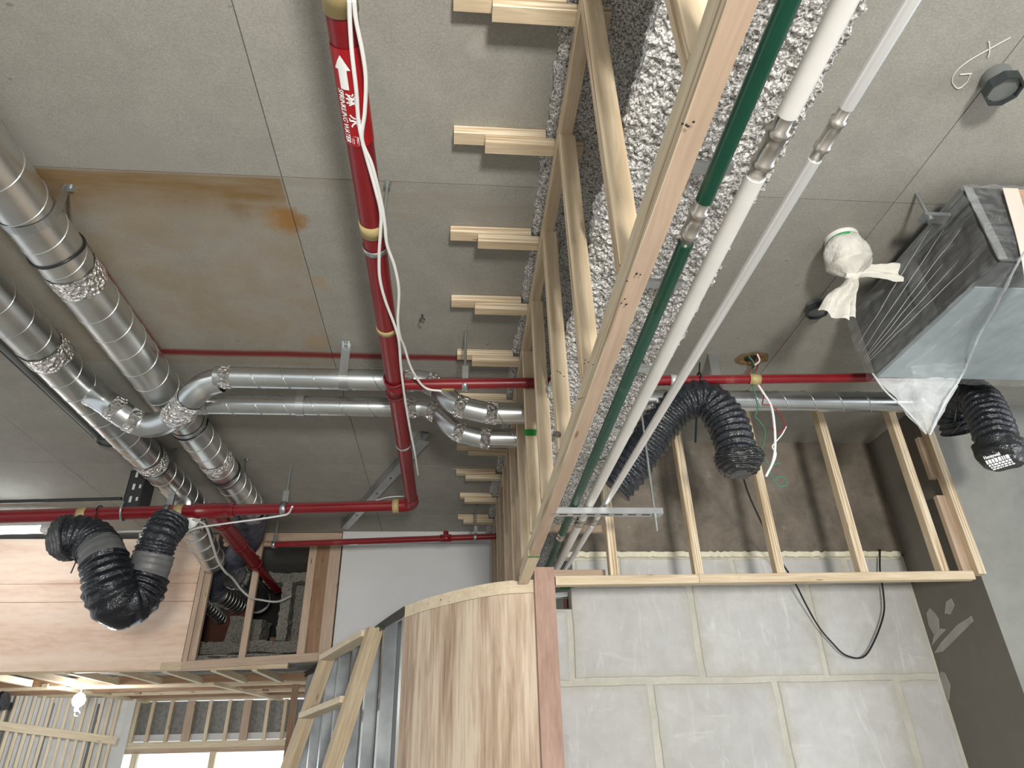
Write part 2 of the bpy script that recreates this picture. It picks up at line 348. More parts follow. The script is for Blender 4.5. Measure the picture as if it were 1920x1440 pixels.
def ring(name, c, ax, r, w, mat, parent=None, n=28, th=.002):
    """a short band (tape, clamp) around a pipe: centre c, axis ax, outer radius r, width w"""
    c, ax = V(c), V(ax).normalized()
    p = [c-ax*w/2, c-ax*w/2, c+ax*w/2, c+ax*w/2]; ri = r-th
    T = ax; u = T.orthogonal().normalized(); v = T.cross(u); vs, fs = [], []
    rs = [ri, r, r, ri]
    for i in range(4):
        for k in range(n):
            a = 2*PI*k/n; vs.append(p[i]+(u*math.cos(a)+v*math.sin(a))*rs[i])
    for i in range(4):
        j = (i+1) % 4
        for k in range(n): fs.append((i*n+k, i*n+(k+1) % n, j*n+(k+1) % n, j*n+k))
    o = mesh(name, vs, fs, mat, parent, True); return o
def foilband(name, c, ax, r, w, parent, n=40, amp=.006):
    c, ax = V(c), V(ax).normalized(); u = ax.orthogonal().normalized(); v = ax.cross(u); vs, fs = [], []; m = 9
    for i in range(m):
        for k in range(n):
            a = 2*PI*k/n; d = u*math.cos(a)+v*math.sin(a)
            e = 1 if 0 < i < m-1 else .1
            rr = r+.001+amp*e*abs(noise.noise((c+d*r+ax*(i*w/m))*55)); vs.append(c+ax*(i/(m-1)-.5)*w*(1+.12*noise.noise(d*3+c))+d*rr)
    for i in range(m-1):
        for k in range(n): fs.append((i*n+k, i*n+(k+1) % n, (i+1)*n+(k+1) % n, (i+1)*n+k))
    return mesh(name, vs, fs, 'foil', parent)
def spiral_duct(name, p, q, r, label, pitch=.137, phase=0, parent=None, group=None, mat='galvanised'):
    p, q = V(p), V(q); t = parent or thing(name, p, label, 'duct', group)
    cyl('duct_body', p, q, r, mat, t, 48)
    ax = (q-p).normalized(); u = ax.orthogonal().normalized(); v = ax.cross(u); ln = (q-p).length; hp = []; n = int(ln/pitch*28)
    for i in range(n+1):
        a = 2*PI*i/28+phase; hp.append(p+ax*(ln*i/n)+(u*math.cos(a)+v*math.sin(a))*(r+.0006))
    tube('seam_ridge', hp, .0026, mat, t, 5, False)
    return t
def flex(name, path, r, mat, parent, pitch=.03, amp=.008, n=36, rough=.004, rfun=None, step=5):
    pts, ln = resample(catmull(path, 14), pitch/step); N = len(pts)
    def rf(i, a, p):
        s = ln*i/(N-1); ph = (s/pitch+.06*math.sin(a*3+s*9)) % 1
        k = abs(2*ph-1)**1.4
        return (rfun(s/ln) if rfun else r) + amp*(k-.5) + rough*noise.noise(V((p.x*14+math.cos(a)*2.2, p.y*14+math.sin(a)*2.2, p.z*14)))
    return tube(name, pts, r, mat, parent, n, True, True, rf)
def cable(name, path, r, mat, parent=None, n=8): return tube(name, catmull(path, 10), r, mat, parent, n)
def text_geo(body, size):
    c = bpy.data.curves.new('lettering', 'FONT'); c.body = body; c.size = size; c.resolution_u = 3; c.offset = size*.022
    o = bpy.data.objects.new('lettering', c); C.objects.link(o); dg = bpy.context.evaluated_depsgraph_get()
    me = bpy.data.meshes.new_from_object(o.evaluated_get(dg)); vs = [v.co.copy() for v in me.vertices]; fs = [tuple(p.vertices) for p in me.polygons]
    bpy.data.objects.remove(o); bpy.data.curves.remove(c); bpy.data.meshes.remove(me); return vs, fs

# ================================================================== SETTING
slab = box('ceiling', (-7, -5, ZC+.006), (6.5, 9.5, ZC+.25), 'ceiling_joint'); tag(slab, 'bare board-marked concrete slab overhead with stains and red setting-out paint', kind='structure')
XJ = [-7, -4.4, -2.5, -.607, 1.57, 3.5, 6.5]; YJ = [-5, -2.4, -.7, 1.692, 2.93, 4.18, 5.2, 6.6]
for i in range(len(XJ)-1):
    for j in range(len(YJ)-1):
        g = .0016; dz = random.uniform(0, .0015)
        box('panel', (XJ[i]+g, YJ[j]+g, ZC-dz), (XJ[i+1]-g, YJ[j+1]-g, ZC+.02), 'ceiling_concrete', slab)
fl = box('floor', (-7, -5, -.1), (6.5, 9.5, 0), 'floor_concrete'); tag(fl, 'plain concrete floor of the site', kind='structure')

# gypsum block wall of the right bay, block by block
YB = 3.76
wb = box('wall_back', (.3, YB+.005, 0), (2.63, YB+.12, 2.40), 'block_mortar'); tag(wb, 'pale gypsum block wall with yellowish smeared joints', kind='structure')
box('mortar_bed', (.66, YB+.005, 2.40), (2.63, YB+.12, 2.685), 'block_mortar', wb)
def block(x0, x1, z0, z1):
    g = .014+random.uniform(-.005, .006); x0 += g; x1 -= g; z0 += g; z1 -= g; y = YB+random.uniform(-.002, .001); cx, cz = (x0+x1)/2, (z0+z1)/2
    n = 6; P = [(x0+(x1-x0)*i/n, z0) for i in range(n)]+[(x1, z0+(z1-z0)*i/n) for i in range(n)]+[(x1-(x1-x0)*i/n, z1) for i in range(n)]+[(x0, z1-(z1-z0)*i/n) for i in range(n)]
    m = len(P); Q = [(a+.006*noise.noise((a*9, c*9, 1)), c+.006*noise.noise((a*9, c*9, 7))) for a, c in P]; e = .0035
    vs = [(cx+(a-cx)*(1-e/abs(x1-x0)*2), y, cz+(c-cz)*(1-e/abs(z1-z0)*2)) for a, c in Q]+[(a, y+.006, c) for a, c in Q]+[(a, y+.1, c) for a, c in Q]
    fs = [tuple(range(m))]+[(i+m*k, i+m*(k+1), (i+1) % m+m*(k+1), (i+1) % m+m*k) for k in range(2) for i in range(m)]
    mesh('block', vs, fs, 'gypsum_block', wb)
for z0, z1, js in ((2.535, 2.685, [.66, .92, 1.58, 2.26, 2.628]), (2.035, 2.535, [.62, 1.315, 2.0, 2.628]), (2.035, 2.40, [.3, .62]), (1.535, 2.035, [.3, .36, 1.03, 1.70, 2.37, 2.628]), (1.035, 1.535, [.3, .66, 1.33, 2.0, 2.628]), (.535, 1.035, [.3, 1.0, 1.67, 2.34, 2.628]), (.0, .535, [.3, .66, 1.33, 2.0, 2.628])):
    for a, c in zip(js, js[1:]): block(a, c, z0, z1)
o = mesh('foam_bead', *(lambda P: ([p+d for p in P for d in (V((0, -.03, -.014)), V((0, -.03, .014)), V((0, .06, .014)), V((0, .06, -.014)))], [(4*i+k, 4*i+(k+1) % 4, 4*i+4+(k+1) % 4, 4*i+4+k) for i in range(len(P)-1) for k in range(4)]))([V((.62+i*.02, YB+.01*noise.noise((i*.7, 0, 0)), 2.692+.01*noise.noise((i*.9, 3, 0)))) for i in range(100)]), 'filler_yellow', wb)
lb = box('trim_1', (.62, YB-.012, 2.70), (2.63, YB+.3, ZC+.002), 'beam_concrete'); tag(lb, 'stained dark concrete beam above the block wall, stud shadows in its colour', kind='structure')
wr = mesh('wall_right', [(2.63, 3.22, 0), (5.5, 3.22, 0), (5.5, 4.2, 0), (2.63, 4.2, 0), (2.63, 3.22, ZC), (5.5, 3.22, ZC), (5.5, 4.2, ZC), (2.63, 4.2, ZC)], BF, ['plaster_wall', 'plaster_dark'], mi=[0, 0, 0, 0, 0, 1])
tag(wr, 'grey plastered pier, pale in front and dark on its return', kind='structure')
for k, (pts) in enumerate([[(1738, 1150), (1742, 1172), (1752, 1190), (1762, 1183), (1760, 1160), (1752, 1148), (1744, 1140)], [(1775, 1128), (1772, 1150), (1782, 1152), (1790, 1135), (1784, 1122)],
                           [(1752, 1225), (1768, 1222), (1825, 1165), (1822, 1155), (1795, 1172), (1765, 1205)], [(1748, 1210), (1760, 1195), (1775, 1180), (1765, 1178), (1752, 1192)],
                           [(1765, 1258), (1772, 1262), (1782, 1285), (1780, 1310), (1776, 1325), (1768, 1310), (1760, 1280)]]):
    p = [at(a, c, x=2.63) for a, c in pts]; n = len(p)
    mesh('mortar_smear', p + [q+V((-.004, 0, 0)) for q in p], [tuple(range(n, 2*n))] + [(i, (i+1) % n, (i+1) % n+n, i+n) for i in range(n)], 'mortar_stroke', wr)

# white drywall beyond, plywood bulkhead, opening
YF = 5.65
wd = box('wall_rear', (-.93, YF, 2.0), (1.2, YF+.1, ZC), 'drywall_white'); tag(wd, 'plain white plasterboard wall panel behind the curved partition', kind='structure')
box('head_strip', (-.93, YF-.05, 3.30), (.9, YF+.002, ZC), 'drywall_white', wd)
bk = box('wall_left', (-5.5, YF+.018, 2.36), (-2.06, YF+.06, 3.36), 'pine_dark'); tag(bk, 'pink-toned plywood bulkhead face lit by the tube lamp', kind='structure')
zs = [2.36, 2.86, 3.0, 3.36]
for i in range(3):
    for x0, x1 in ((-5.5, -2.045),):
        box('plywood_sheet', (x0, YF, zs[i]+.0015), (x1, YF+.018, zs[i+1]-.0015), 'plywood_pink', bk)
of = thing('opening_frame', (-1.5, YF, 2.36), 'reddish timber frame around the dark service opening beside the plywood bulkhead', 'frame')
def post(px0, px1, y=YF, w=.06, t=.04, m='pine_pink', nm='post', sd=(1, 0, 0)): return strip(nm, px0, px1, w, t, m, of, sd)
post((-2.015, YF, 2.36), (-2.015, YF, 3.40), w=.035); post((-1.972, YF+.02, 2.40), (-1.972, YF+.02, 3.40), w=.052)
post((-1.60, YF, 2.42), (-1.60, YF, 3.40), w=.05)
post((-1.165, YF, 2.42), (-1.165, YF, 3.40), w=.06); post((-1.0825, YF+.012, 2.40), (-1.0825, YF+.012, 3.40), w=.11, m='pine_dark'); post((-.985, YF, 2.40), (-.985, YF, 3.40), w=.09)
post((-2.03, YF-.005, 2.385), (-.94, YF-.005, 2.44), w=.06, nm='bottom_rail', sd=(0, 0, 1)); post((-1.9, YF-.005, 3.37), (-.94, YF-.005, 3.37), w=.07, nm='head_rail', sd=(0, 0, 1)); post((-1.9, YF+.03, 3.32), (-1.06, YF+.03, 3.32), w=.03, nm='head_rail', sd=(0, 0, 1))

def lumpy(name, lo, hi, step, amp, mat, parent=None, freq=28):
    lo, hi = V(lo), V(hi); vs, fs = [], []
    for ax in range(3):
        u, v = (ax+1) % 3, (ax+2) % 3; nu = max(1, int((hi[u]-lo[u])/step)); nv = max(1, int((hi[v]-lo[v])/step))
        for s in (0, 1):
            b0 = len(vs)
            for i in range(nu+1):
                for j in range(nv+1):
                    p = V((0, 0, 0)); p[ax] = hi[ax] if s else lo[ax]; p[u] = lo[u]+(hi[u]-lo[u])*i/nu; p[v] = lo[v]+(hi[v]-lo[v])*j/nv
                    vs.append(p + noise.noise_vector(p*freq)*amp + noise.noise_vector(p*5)*amp*1.2)
            for i in range(nu):
                for j in range(nv):
                    a = b0+i*(nv+1)+j; q = (a, a+nv+1, a+nv+2, a+1); fs.append(q if s else q[::-1])
    return mesh(name, vs, fs, mat, parent)
sh = box('wall_shaft', (-5, 7.3, 2.46), (1.2, 7.4, ZC), 'void_shade'); tag(sh, 'near-black back of the service void above the soffit, its shade in the colour', kind='structure')  # near-black sheet paints the deep shade of the void
box('void_side', (-.93, YF+.1, 2.46), (-.9, 7.3, ZC), 'void_shade', sh)
lumpy('void_light_block', (-5, YF+.12, 2.465), (-.95, 7.3, 2.48), .12, .012, 'fireproofing_shaded', sh); box('void_panel', (-2.6, 6.75, 2.6), (-1.9, 6.8, 3.1), 'rust_brown', sh)  # first board is added over the grid to keep bulb light out
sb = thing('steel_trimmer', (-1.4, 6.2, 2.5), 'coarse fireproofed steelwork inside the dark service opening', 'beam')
lumpy('lower_flange', (-2.3, 6.05, 2.53), (-.98, 6.25, 2.62), .03, .014, 'fireproofing_shaded', sb); lumpy('upper_flange', (-1.65, 6.05, 3.10), (-.98, 6.25, 3.18), .03, .014, 'fireproofing_shaded', sb)
lumpy('stiffener', (-1.46, 6.02, 2.62), (-1.38, 6.24, 3.1), .03, .014, 'fireproofing_shaded', sb); lumpy('web_coat', (-1.38, 6.2, 2.62), (-.98, 6.26, 3.1), .04, .012, 'fireproofing_shaded', sb)
lumpy('lower_soffit', (-2.3, 5.75, 2.43), (-1.0, 6.0, 2.46), .04, .012, 'fireproofing_shaded', sb); lumpy('post_base', (-1.95, 6.3, 2.6), (-1.65, 6.5, 2.85), .05, .02, 'fireproofing_shaded', sb)

# timber soffit grid of the next room
ZG = 2.37
cg = thing('soffit_grid', (-2.5, 6.5, ZG), 'open timber soffit grid below the plywood bulkhead', 'grid')
for X in (-4.6, -4.25, -3.9, -3.55, -3.2, -2.85, -2.5, -2.16, -1.8, -1.5): strip('cross_joist', (X, YF+.02, ZG), (X+.03, 6.45, ZG), .04, .05, 'pine', cg, (1, 0, 0))
for k, Y in enumerate((5.68, 6.47, 6.75, 7.05, 7.35, 7.65, 7.95)): strip('joist', (-5, Y+.04, ZG), (-1.25, Y-.02, ZG+.02), .05, .06, 'pine_dark' if k % 2 else 'pine', cg, (0, 1, 0))
for X in (-2.05, -3.4): strip('runner', (X, 6.45, ZG-.02), (X+.25, 8.0, ZG-.02), .05, .03, 'pine', cg, (1, 0, 0))
for X in (-4.1, -2.9, -1.75): strip('hanger', (X, 7.1, ZG-.03), (X, 7.1, ZG+.45), .05, .04, 'pine_dark', cg, (1, 0, 0))
vd = lumpy('wall_void', (-5, 7.9, 2.42), (-1.2, 8.1, 3.3), .12, .02, 'fireproofing_shaded'); tag(vd, 'dim fireproofed steel seen above the soffit grid', kind='structure')

# battened wall and far window wall
P1 = at(238, 1308, z=2.36); P0 = at(0, 1303, z=2.36); zn1 = at(232, 1389, y=P1.y).z; zn0 = at(0, 1358, y=P0.y).z; dr = (P0-P1); dr.z = 0; Lw = dr.length; dr.normalize(); nr = V((-dr.y, dr.x, 0))
if nr.dot(-P1) < 0: nr = -nr
def wl(s, out, z): return V((P1.x, P1.y, 0)) + dr*s + nr*out + V((0, 0, z))
def slab4(name, s0, s1, o0, o1, z0, z1, m, parent=None): return mesh(name, [wl(s0, o0, z0), wl(s1, o0, z0), wl(s1, o1, z0), wl(s0, o1, z0), wl(s0, o0, z1), wl(s1, o0, z1), wl(s1, o1, z1), wl(s0, o1, z1)], BF, m, parent)
ws = slab4('wall_side', -.02, Lw*1.6, -.1, -.035, 0, 2.36, 'board_pale'); tag(ws, 'pale boarded side wall with closely spaced upright battens', kind='structure')
nb = 13.5
for k in range(21):
    s = .06+(Lw-.1)*k/nb; strip('batten', wl(s, -.012, 0), wl(s, -.012, 2.355), .055, .028, ['pine_dark', 'pine_pale'], ws, nr)  # darker side faces put the battens' shaded sides into colour
for s in (Lw*.17, Lw*.53, Lw*.85): strip('conduit', wl(s+.05, -.02, 0), wl(s+.05, -.02, 2.3), .018, .018, 'black_plastic', ws, nr)
strip('noggin', wl(0, .026, zn1), wl(Lw*1.6, .026, zn1+(zn0-zn1)*1.6), .07, .02, 'pine_pale', ws, (0, 0, 1))
YW = 8.1
wf = box('wall_far', (-4.6, YW+.06, 2.03), (-1.2, YW+.12, 2.36), 'felt_grey'); tag(wf, 'grey felt-lined end wall with upright studs above the window', kind='structure')
box('sill_board', (-4.6, YW+.03, 1.99), (-1.2, YW+.07, 2.05), 'drywall_white', wf)
slab4('corner_board', -.09, -.02, -.1, -.03, 0, 2.36, 'drywall_white', ws)
for px, w, m in ((257, .05, 'pine_pale'), (287, .035, 'pine'), (322, .035, 'pine'), (358, .08, 'pine_pink'), (394, .035, 'pine_pale'), (430, .035, 'pine_pale'), (464, .08, 'pine_pink'), (502, .035, 'pine_pale'), (535, .035, 'pine')):
    x = at(px, 1330, y=YW).x; strip('stud', (x, YW, 1.92), (x, YW, 2.36), w, .04, m, wf, (1, 0, 0))
wn = box('window_1', (-3.8, YW+.05, .7), (-1.2, YW+.06, 1.92), 'window_glass'); tag(wn, 'bright daylit window at the far end of the next room', kind='structure')
strip('window_head', (-3.8, YW, 1.95), (-1.2, YW, 1.95), .06, .05, 'pine_pale', wn, (0, 0, 1)); strip('window_head', (-3.7, YW+.02, 1.90), (-1.2, YW+.02, 1.90), .05, .05, 'pine_pink', wn, (0, 0, 1))
for px in (252, 398, 538): x = at(px, 1425, y=YW).x; strip('mullion', (x, YW, .7), (x, YW, 1.88), .06, .05, 'pine_pale', wn, (1, 0, 0))

# curved partition: plywood-faced end, bare metal studs beyond
ZT = 2.43
cv = [V((a, c, 0)) for a, c in ((.374, 3.227), (.249, 3.250), (.125, 3.325), (-.003, 3.448), (-.141, 3.61), (-.262, 3.80), (-.41, 4.20), (-.56, 4.63), (-.745, 5.09), (-.91, 5.53), (-1.145, 6.14), (-1.375, 6.69))]
def sheet(name, pts, z0, z1, th, mat, parent, out=0):
    pts, _ = resample(catmull(pts, 8), .06); vs, fs = [], []
    for i, p in enumerate(pts):
        t = (pts[min(i+1, len(pts)-1)]-pts[max(i-1, 0)]).normalized(); n = V((t.y, -t.x, 0))
        if n.dot(-p) < 0: n = -n
        a, c = p+n*out, p+n*(out-th)
        vs += [a+V((0, 0, z0)), a+V((0, 0, z1)), c+V((0, 0, z1)), c+V((0, 0, z0))]
    m = len(pts)
    for i in range(m-1):
        for k in range(4): fs.append((4*i+k, 4*i+(k+1) % 4, 4*i+4+(k+1) % 4, 4*i+4+k))
    fs += [(0, 1, 2, 3), (4*m-1, 4*m-2, 4*m-3, 4*m-4)]
    return mesh(name, vs, fs, mat, parent)
wc = thing('wall_curved', (0, 4.5, 0), None, None, kind='structure'); wc['label'] = 'curved partition, plywood-faced at its near end and bare metal studs beyond'
sheet('plywood_sheet', cv[:6], 0, ZT-.062, .012, 'plywood_oak', wc); sheet('top_strip', cv[:4], ZT-.06, ZT, .014, 'pine_pale', wc, .002); sheet('top_strip', cv[3:6], ZT-.06, ZT, .014, 'pine_pale', wc, .001)
box('end_board', (.374, 3.17, 0), (.468, 3.215, ZT+.045), 'plywood_red', wc)
sheet('head_track', cv[5:], ZT-.05, ZT, .002, 'dark_steel', wc, .006); sheet('head_track', cv[5:], ZT-.002, ZT, .08, 'stud_steel', wc, .005)
sheet('backing_board', cv[5:], 0, ZT-.01, .012, 'board_grey', wc, -.078)
sp, ln = resample(catmull(cv[5:], 8), .40)
def cstud(i):
    p = sp[i]; t = (sp[min(i+1, len(sp)-1)]-sp[max(i-1, 0)]).normalized(); n = V((t.y, -t.x, 0))
    if n.dot(-p) < 0: n = -n
    prof = [(.045, -.012), (.045, 0), (0, 0), (0, -.075), (.045, -.075), (.045, -.064)]
    P = [p+t*a+n*c for a, c in prof]; th = .0016
    vs, fs = [], []
    for z in (0, ZT-.004): vs += [q+V((0, 0, z)) for q in P] + [q+t*th-n*th+V((0, 0, z)) for q in P]
    for k in range(5): fs += [(k, k+1, k+13, k+12), (k+7, k+6, k+18, k+19)]
    o = mesh('stud', vs, fs, 'stud_steel', wc)
for i in range(0, len(sp)-1): cstud(i)
strip('end_post', (-1.40, 6.74, 0), (-1.40, 6.74, ZT-.06), .05, .05, 'pine_dark', wc, (1, 0, 0))
for i in range(1, 4):
    p = sp[i]; t = (sp[i+1]-sp[i-1]).normalized(); n = V((t.y, -t.x, 0)); n = n if n.dot(-p) > 0 else -n
    box('packer', tuple(p+t*.09-n*.075+V((-.012, -.012, 2.2-.02*i))), tuple(p+t*.09-n*.065+V((.012, .012, 2.3-.02*i))), 'board_pale', wc)

# ================================================================== STEEL BEAM with sprayed fireproofing
prof = [(.262, 3.412), (.268, 3.392), (.345, 3.375), (.43, 3.345), (.505, 3.315), (.515, 3.10), (.508, 2.96), (.45, 2.925), (.37, 2.915), (.347, 2.89), (.348, 2.862), (.39, 2.85), (.55, 2.848), (.69, 2.85), (.728, 2.862), (.73, 2.89), (.70, 2.915), (.60, 2.93), (.575, 2.98), (.572, 3.3), (.60, 3.345), (.70, 3.365), (.79, 3.385), (.80, 3.412)]
pp, _ = resample([V((a, 0, c)) for a, c in prof], .0085); ys = [-.4+.0092*i for i in range(int(6.0/.0092))]; vs, fs = [], []; m = len(pp)
T2 = [(pp[min(i+1, m-1)]-pp[max(i-1, 0)]).normalized() for i in range(m)]
for y in ys:
    for i, p in enumerate(pp):
        n = V((-T2[i].z, 0, T2[i].x)); q = V((p.x, y, p.z)); n = -n if n.dot(V((.54, 0, 3.1))-V((p.x, 0, p.z))) > 0 and .34 < p.x < .74 and p.z < 2.95 else n
        if p.z > 2.95: n = V((-1 if p.x < .54 else 1, 0, -.6)).normalized()
        d = .010*noise.noise(q*6)+.006*noise.noise(q*26)+.0085*noise.noise(q*62)+.008*noise.noise(q*105)
        vs.append(q+n*d+V((.02*noise.noise((0, y*1.6, p.z*2)), 0, 0)))
for j in range(len(ys)-1):
    for i in range(m-1): fs.append((j*m+i, j*m+i+1, (j+1)*m+i+1, (j+1)*m+i))
sbm = mesh('steel_beam', vs, fs, 'fireproofing'); tag(sbm, 'steel roof beam thickly coated in lumpy grey sprayed fireproofing', 'beam')

# ================================================================== TIMBER: ceiling cleats
ORD = ['first', 'second', 'third', 'fourth', 'fifth', 'sixth', 'seventh', 'eighth', 'ninth', 'tenth', 'eleventh', 'twelfth']
LV = ['pine', 'ply_edge']
cy = [1.035, 1.468, 1.918, 2.338, 2.765, 3.20, 3.83, 4.25, 4.70, 5.18]
for k, y in enumerate(cy):
    t = thing('timber_cleat', (.15, y, ZC), f'pair of staggered timber battens on ceiling, {ORD[k]} pair from top of photo', 'batten', 'ceiling cleats')
    dx = random.uniform(-.012, .012)
    x0 = (-.03, -.027, -.038, -.034, -.006, .0, .0, .0, .03, .02)[k]
    strip('upper_batten', (x0, y, ZC-.0175), (.262, y, ZC-.0175), .047, .033, LV, t, (0, 1, 0)); strip('lower_batten', (.067+dx*.5, y+.003, ZC-.051), (.372+dx, y+.003, ZC-.051), .045, .033, LV, t, (0, 1, 0))

# ================================================================== TIMBER: soffit frame along the beam
fr = thing('hanging_frame', (.31, 2.5, 2.40), 'pale timber ladder frame hanging from the ceiling beside the fireproofed beam', 'frame')
XR = .300
strip('top_rail', (XR+.009, -.3, 3.322), (XR+.009, 3.16, 3.322), .042, .038, 'pine', fr, (1, 0, 0)); strip('top_rail', (XR+.02, 3.16, 3.322), (XR+.03, 5.6, 3.322), .042, .038, 'pine', fr, (1, 0, 0))
sy = [.14, .55, .975, 1.39, 1.81, 2.22, 2.60, 2.98]
for k, y in enumerate(sy): strip('stud', (XR+.014, y, 3.303), (XR+.019, y, 2.46), .048, .034, LV, fr, (1, 0, 0))
for k, y in enumerate([3.3, 3.42, 3.62, 3.95, 4.3, 4.65, 5.0, 5.35]): strip('stud', (XR+.015+.02*(k == 0), y, 3.303), (XR+.02, y, 2.0), .05, .034, 'pine' if k % 2 else 'pine_pink', fr, (1, 0, 0))
strip('bottom_plate', (XR+.010, -.3, 2.443), (XR+.022, 3.165, 2.443), .036, .032, 'pine_pale', fr, (1, 0, 0)); strip('bottom_plate', (XR+.010, -.3, 2.411), (XR+.022, 2.72, 2.411), .036, .030, ['pine_pink', 'ply_edge'], fr, (1, 0, 0)); strip('bottom_plate', (XR+.022, 2.72, 2.412), (XR+.022, 3.165, 2.412), .046, .03, ['pine_pale', 'ply_edge'], fr, (1, 0, 0))
def greenmark(px, py, **k):
    p = at(px, py, **k); return p
p = at(1003, 811, y=2.58); box('green_paint_mark', (XR-.016, p.y-.002, p.z-.014), (XR+.036, p.y+.002, p.z+.014), 'green_mark', fr)
box('green_paint_mark', (XR-.004, 2.70, 2.3955), (XR+.044, 2.716, 2.3975), 'green_mark', fr)
for (px, py) in ((1295, 235), (1165, 567), (1105, 680), (1093, 750), (1040, 965), (1052, 700), (1190, 520)):
    c = at(px, py, z=2.393); vs, fs = [], []
    for q in range(4):
        d = V((random.uniform(-.012, .012), random.uniform(-.012, .012), 0)); b0 = len(vs); vs += [c+d+V((.0022*math.cos(a*PI/3), .0022*math.sin(a*PI/3), -.0004)) for a in range(6)]; fs.append(tuple(range(b0+5, b0-1, -1)))
    mesh('nail_marks', vs, fs, 'ink_and_hole_black', fr)
c = at(1053, 808, y=1.79)
tv, tf = text_geo('@', .022); mesh('stamp', [V((XR-.01+v.y, 1.79, c.z-v.x)) for v in tv], tf, 'ink_and_hole_black', fr)

# soffit frame across the right bay
bf = thing('bay_frame', (1.5, 3.2, 2.40), 'timber stud frame crossing the right bay in front of the block wall', 'frame')
YS = 3.2
strip('bottom_rail', (.472, YS-.01, 2.412), (1.16, YS-.01, 2.418), .045, .042, ['ply_edge', 'pine'], bf, (0, 1, 0)); strip('bottom_rail', (1.162, YS-.01, 2.418), (2.555, YS-.01, 2.43), .045, .042, ['ply_edge', 'pine'], bf, (0, 1, 0))
for x in (.757, 1.17, 1.575, 1.998, 2.418, 2.607): strip('stud', (x, YS, 2.437), (x, YS, ZC), .042, .05, ['ply_edge', 'pine'], bf, (1, 0, 0))
strip('packing_strip', (2.57, YS+.03, 2.96), (2.57, YS+.03, 3.2), .04, .03, 'pine_pink', bf, (1, 0, 0)); strip('packing_strip', (2.565, YS+.03, 2.45), (2.565, YS+.03, 2.86), .05, .03, 'pine_pink', bf, (1, 0, 0))
strip('tie_batten', (.42, 3.3, 2.70), (.76, 3.3, 2.70), .035, .03, 'pine_pink', bf, (0, 0, 1)); strip('tie_batten', (.42, 3.4, 2.50), (.76, 3.4, 2.50), .035, .03, 'pine_pink', bf, (0, 0, 1))

# ================================================================== RED SPRINKLER PIPEWORK
XM, ZM, RM = -.273, 3.12, .0365
def clamp_strap(name, c, ax, r, w, top, parent, mat='strut_steel'):
    """pipe band with two ears rising to `top` (z)"""
    ring(name, c, ax, r+.004, w, mat, parent)
    c, ax = V(c), V(ax).normalized(); sd = ax.cross(V((0, 0, 1))).normalized()
    return c, sd
mp = thing('sprinkler_main', (XM, 2.0, ZM), 'long red sprinkler main running under the ceiling with white cables taped to it', 'pipe')
YE = 4.10
cyl('pipe_run', (XM, -.4, ZM), (XM, YE-.03, ZM), RM, 'red_paint', mp, 32)
tube('elbow', catmull([(XM, YE-.09, ZM), (XM, YE-.03, ZM), (XM-.012, YE+.005, ZM-.003), (XM-.05, YE+.02, ZM-.006), (XM-.12, YE+.025, ZM-.01)], 6), RM+.006, 'red_paint', mp, 24)
PL = at(-420, 981, z=3.085); PR = V((XM-.06, YE+.02, ZM-.006)); PTee = PR.lerp(PL, .33)
cyl('cross_run', PR, PTee, RM-.002, 'red_paint', mp, 28); cyl('cross_run', PTee, PL, RM+.004, 'red_paint', mp, 28)
dx = (PL-PR).normalized()
def on_run(px): # point of the cross run under a photo column
    best = min((PR.lerp(PL, i/900) for i in range(901)), key=lambda q: abs(CX+F*((R.transposed() @ (q-EYE)).x)/(-(R.transposed() @ (q-EYE)).z)-px)); return best
a, c = on_run(440), on_run(365); tube('tee', [a, a+(c-a)*.12, a+(c-a)*.13, c-(c-a)*.13, c-(c-a)*.12, c], [RM+.007, RM+.012, RM+.009, RM+.009, RM+.012, RM+.007], 'red_paint', mp, 28)
T0 = on_run(398); T1 = V((-1.573, 6.3, 3.09))
cyl('branch_run', T0, T0.lerp(T1, .34), .052, 'red_paint', mp, 24); cyl('branch_run', T0.lerp(T1, .33), T0.lerp(T1, .58), .046, 'red_paint', mp, 24); cyl('branch_run', T0.lerp(T1, .56), T1, .032, 'red_paint', mp, 24)
for f_ in (.10, .34, .57): ring('coupling', T0.lerp(T1, f_), T1-T0, .056, .05, 'red_paint', mp)
ring('socket', (XM, 2.60, ZM), (0, 1, 0), RM+.006, .13, 'red_paint', mp); ring('socket_bead', (XM, 2.54, ZM), (0, 1, 0), RM+.010, .018, 'red_paint', mp); ring('socket_bead', (XM, 2.66, ZM), (0, 1, 0), RM+.010, .018, 'red_paint', mp)
for py in (2, 440, 627): ring('masking_tape', (XM, at(690, py, z=ZM-RM).y if py > 100 else at(640, -6, z=ZM-RM).y, ZM), (0, 1, 0), RM+.003, .052 if py == 440 else .03 if py > 500 else .10, 'tape_beige', mp)
for px in (157, 338): ring('masking_tape', on_run(px), dx, RM+.0075, .055, 'tape_beige', mp)
ring('masking_tape', (XM-.10, YE+.024, ZM-.009), dx, RM+.009, .04, 'tape_beige', mp)
for yh, nm in ((at(705, 462, z=ZM).y, 'hanger_band'), (at(765, 832, z=ZM).y, 'hanger_band')): ring(nm, (XM, yh, ZM), (0, 1, 0), RM+.004, .022, 'strut_steel', mp)
yh = at(705, 462, z=ZM).y; cyl('hanger_rod', (XM+.02, yh, ZM+RM), (XM+.02, yh, ZC), .005, 'rod_zinc', mp, 8); cyl('hanger_nut', (XM+.02, yh, ZC-.02), (XM+.02, yh, ZC-.002), .013, 'rod_zinc', mp, 6)
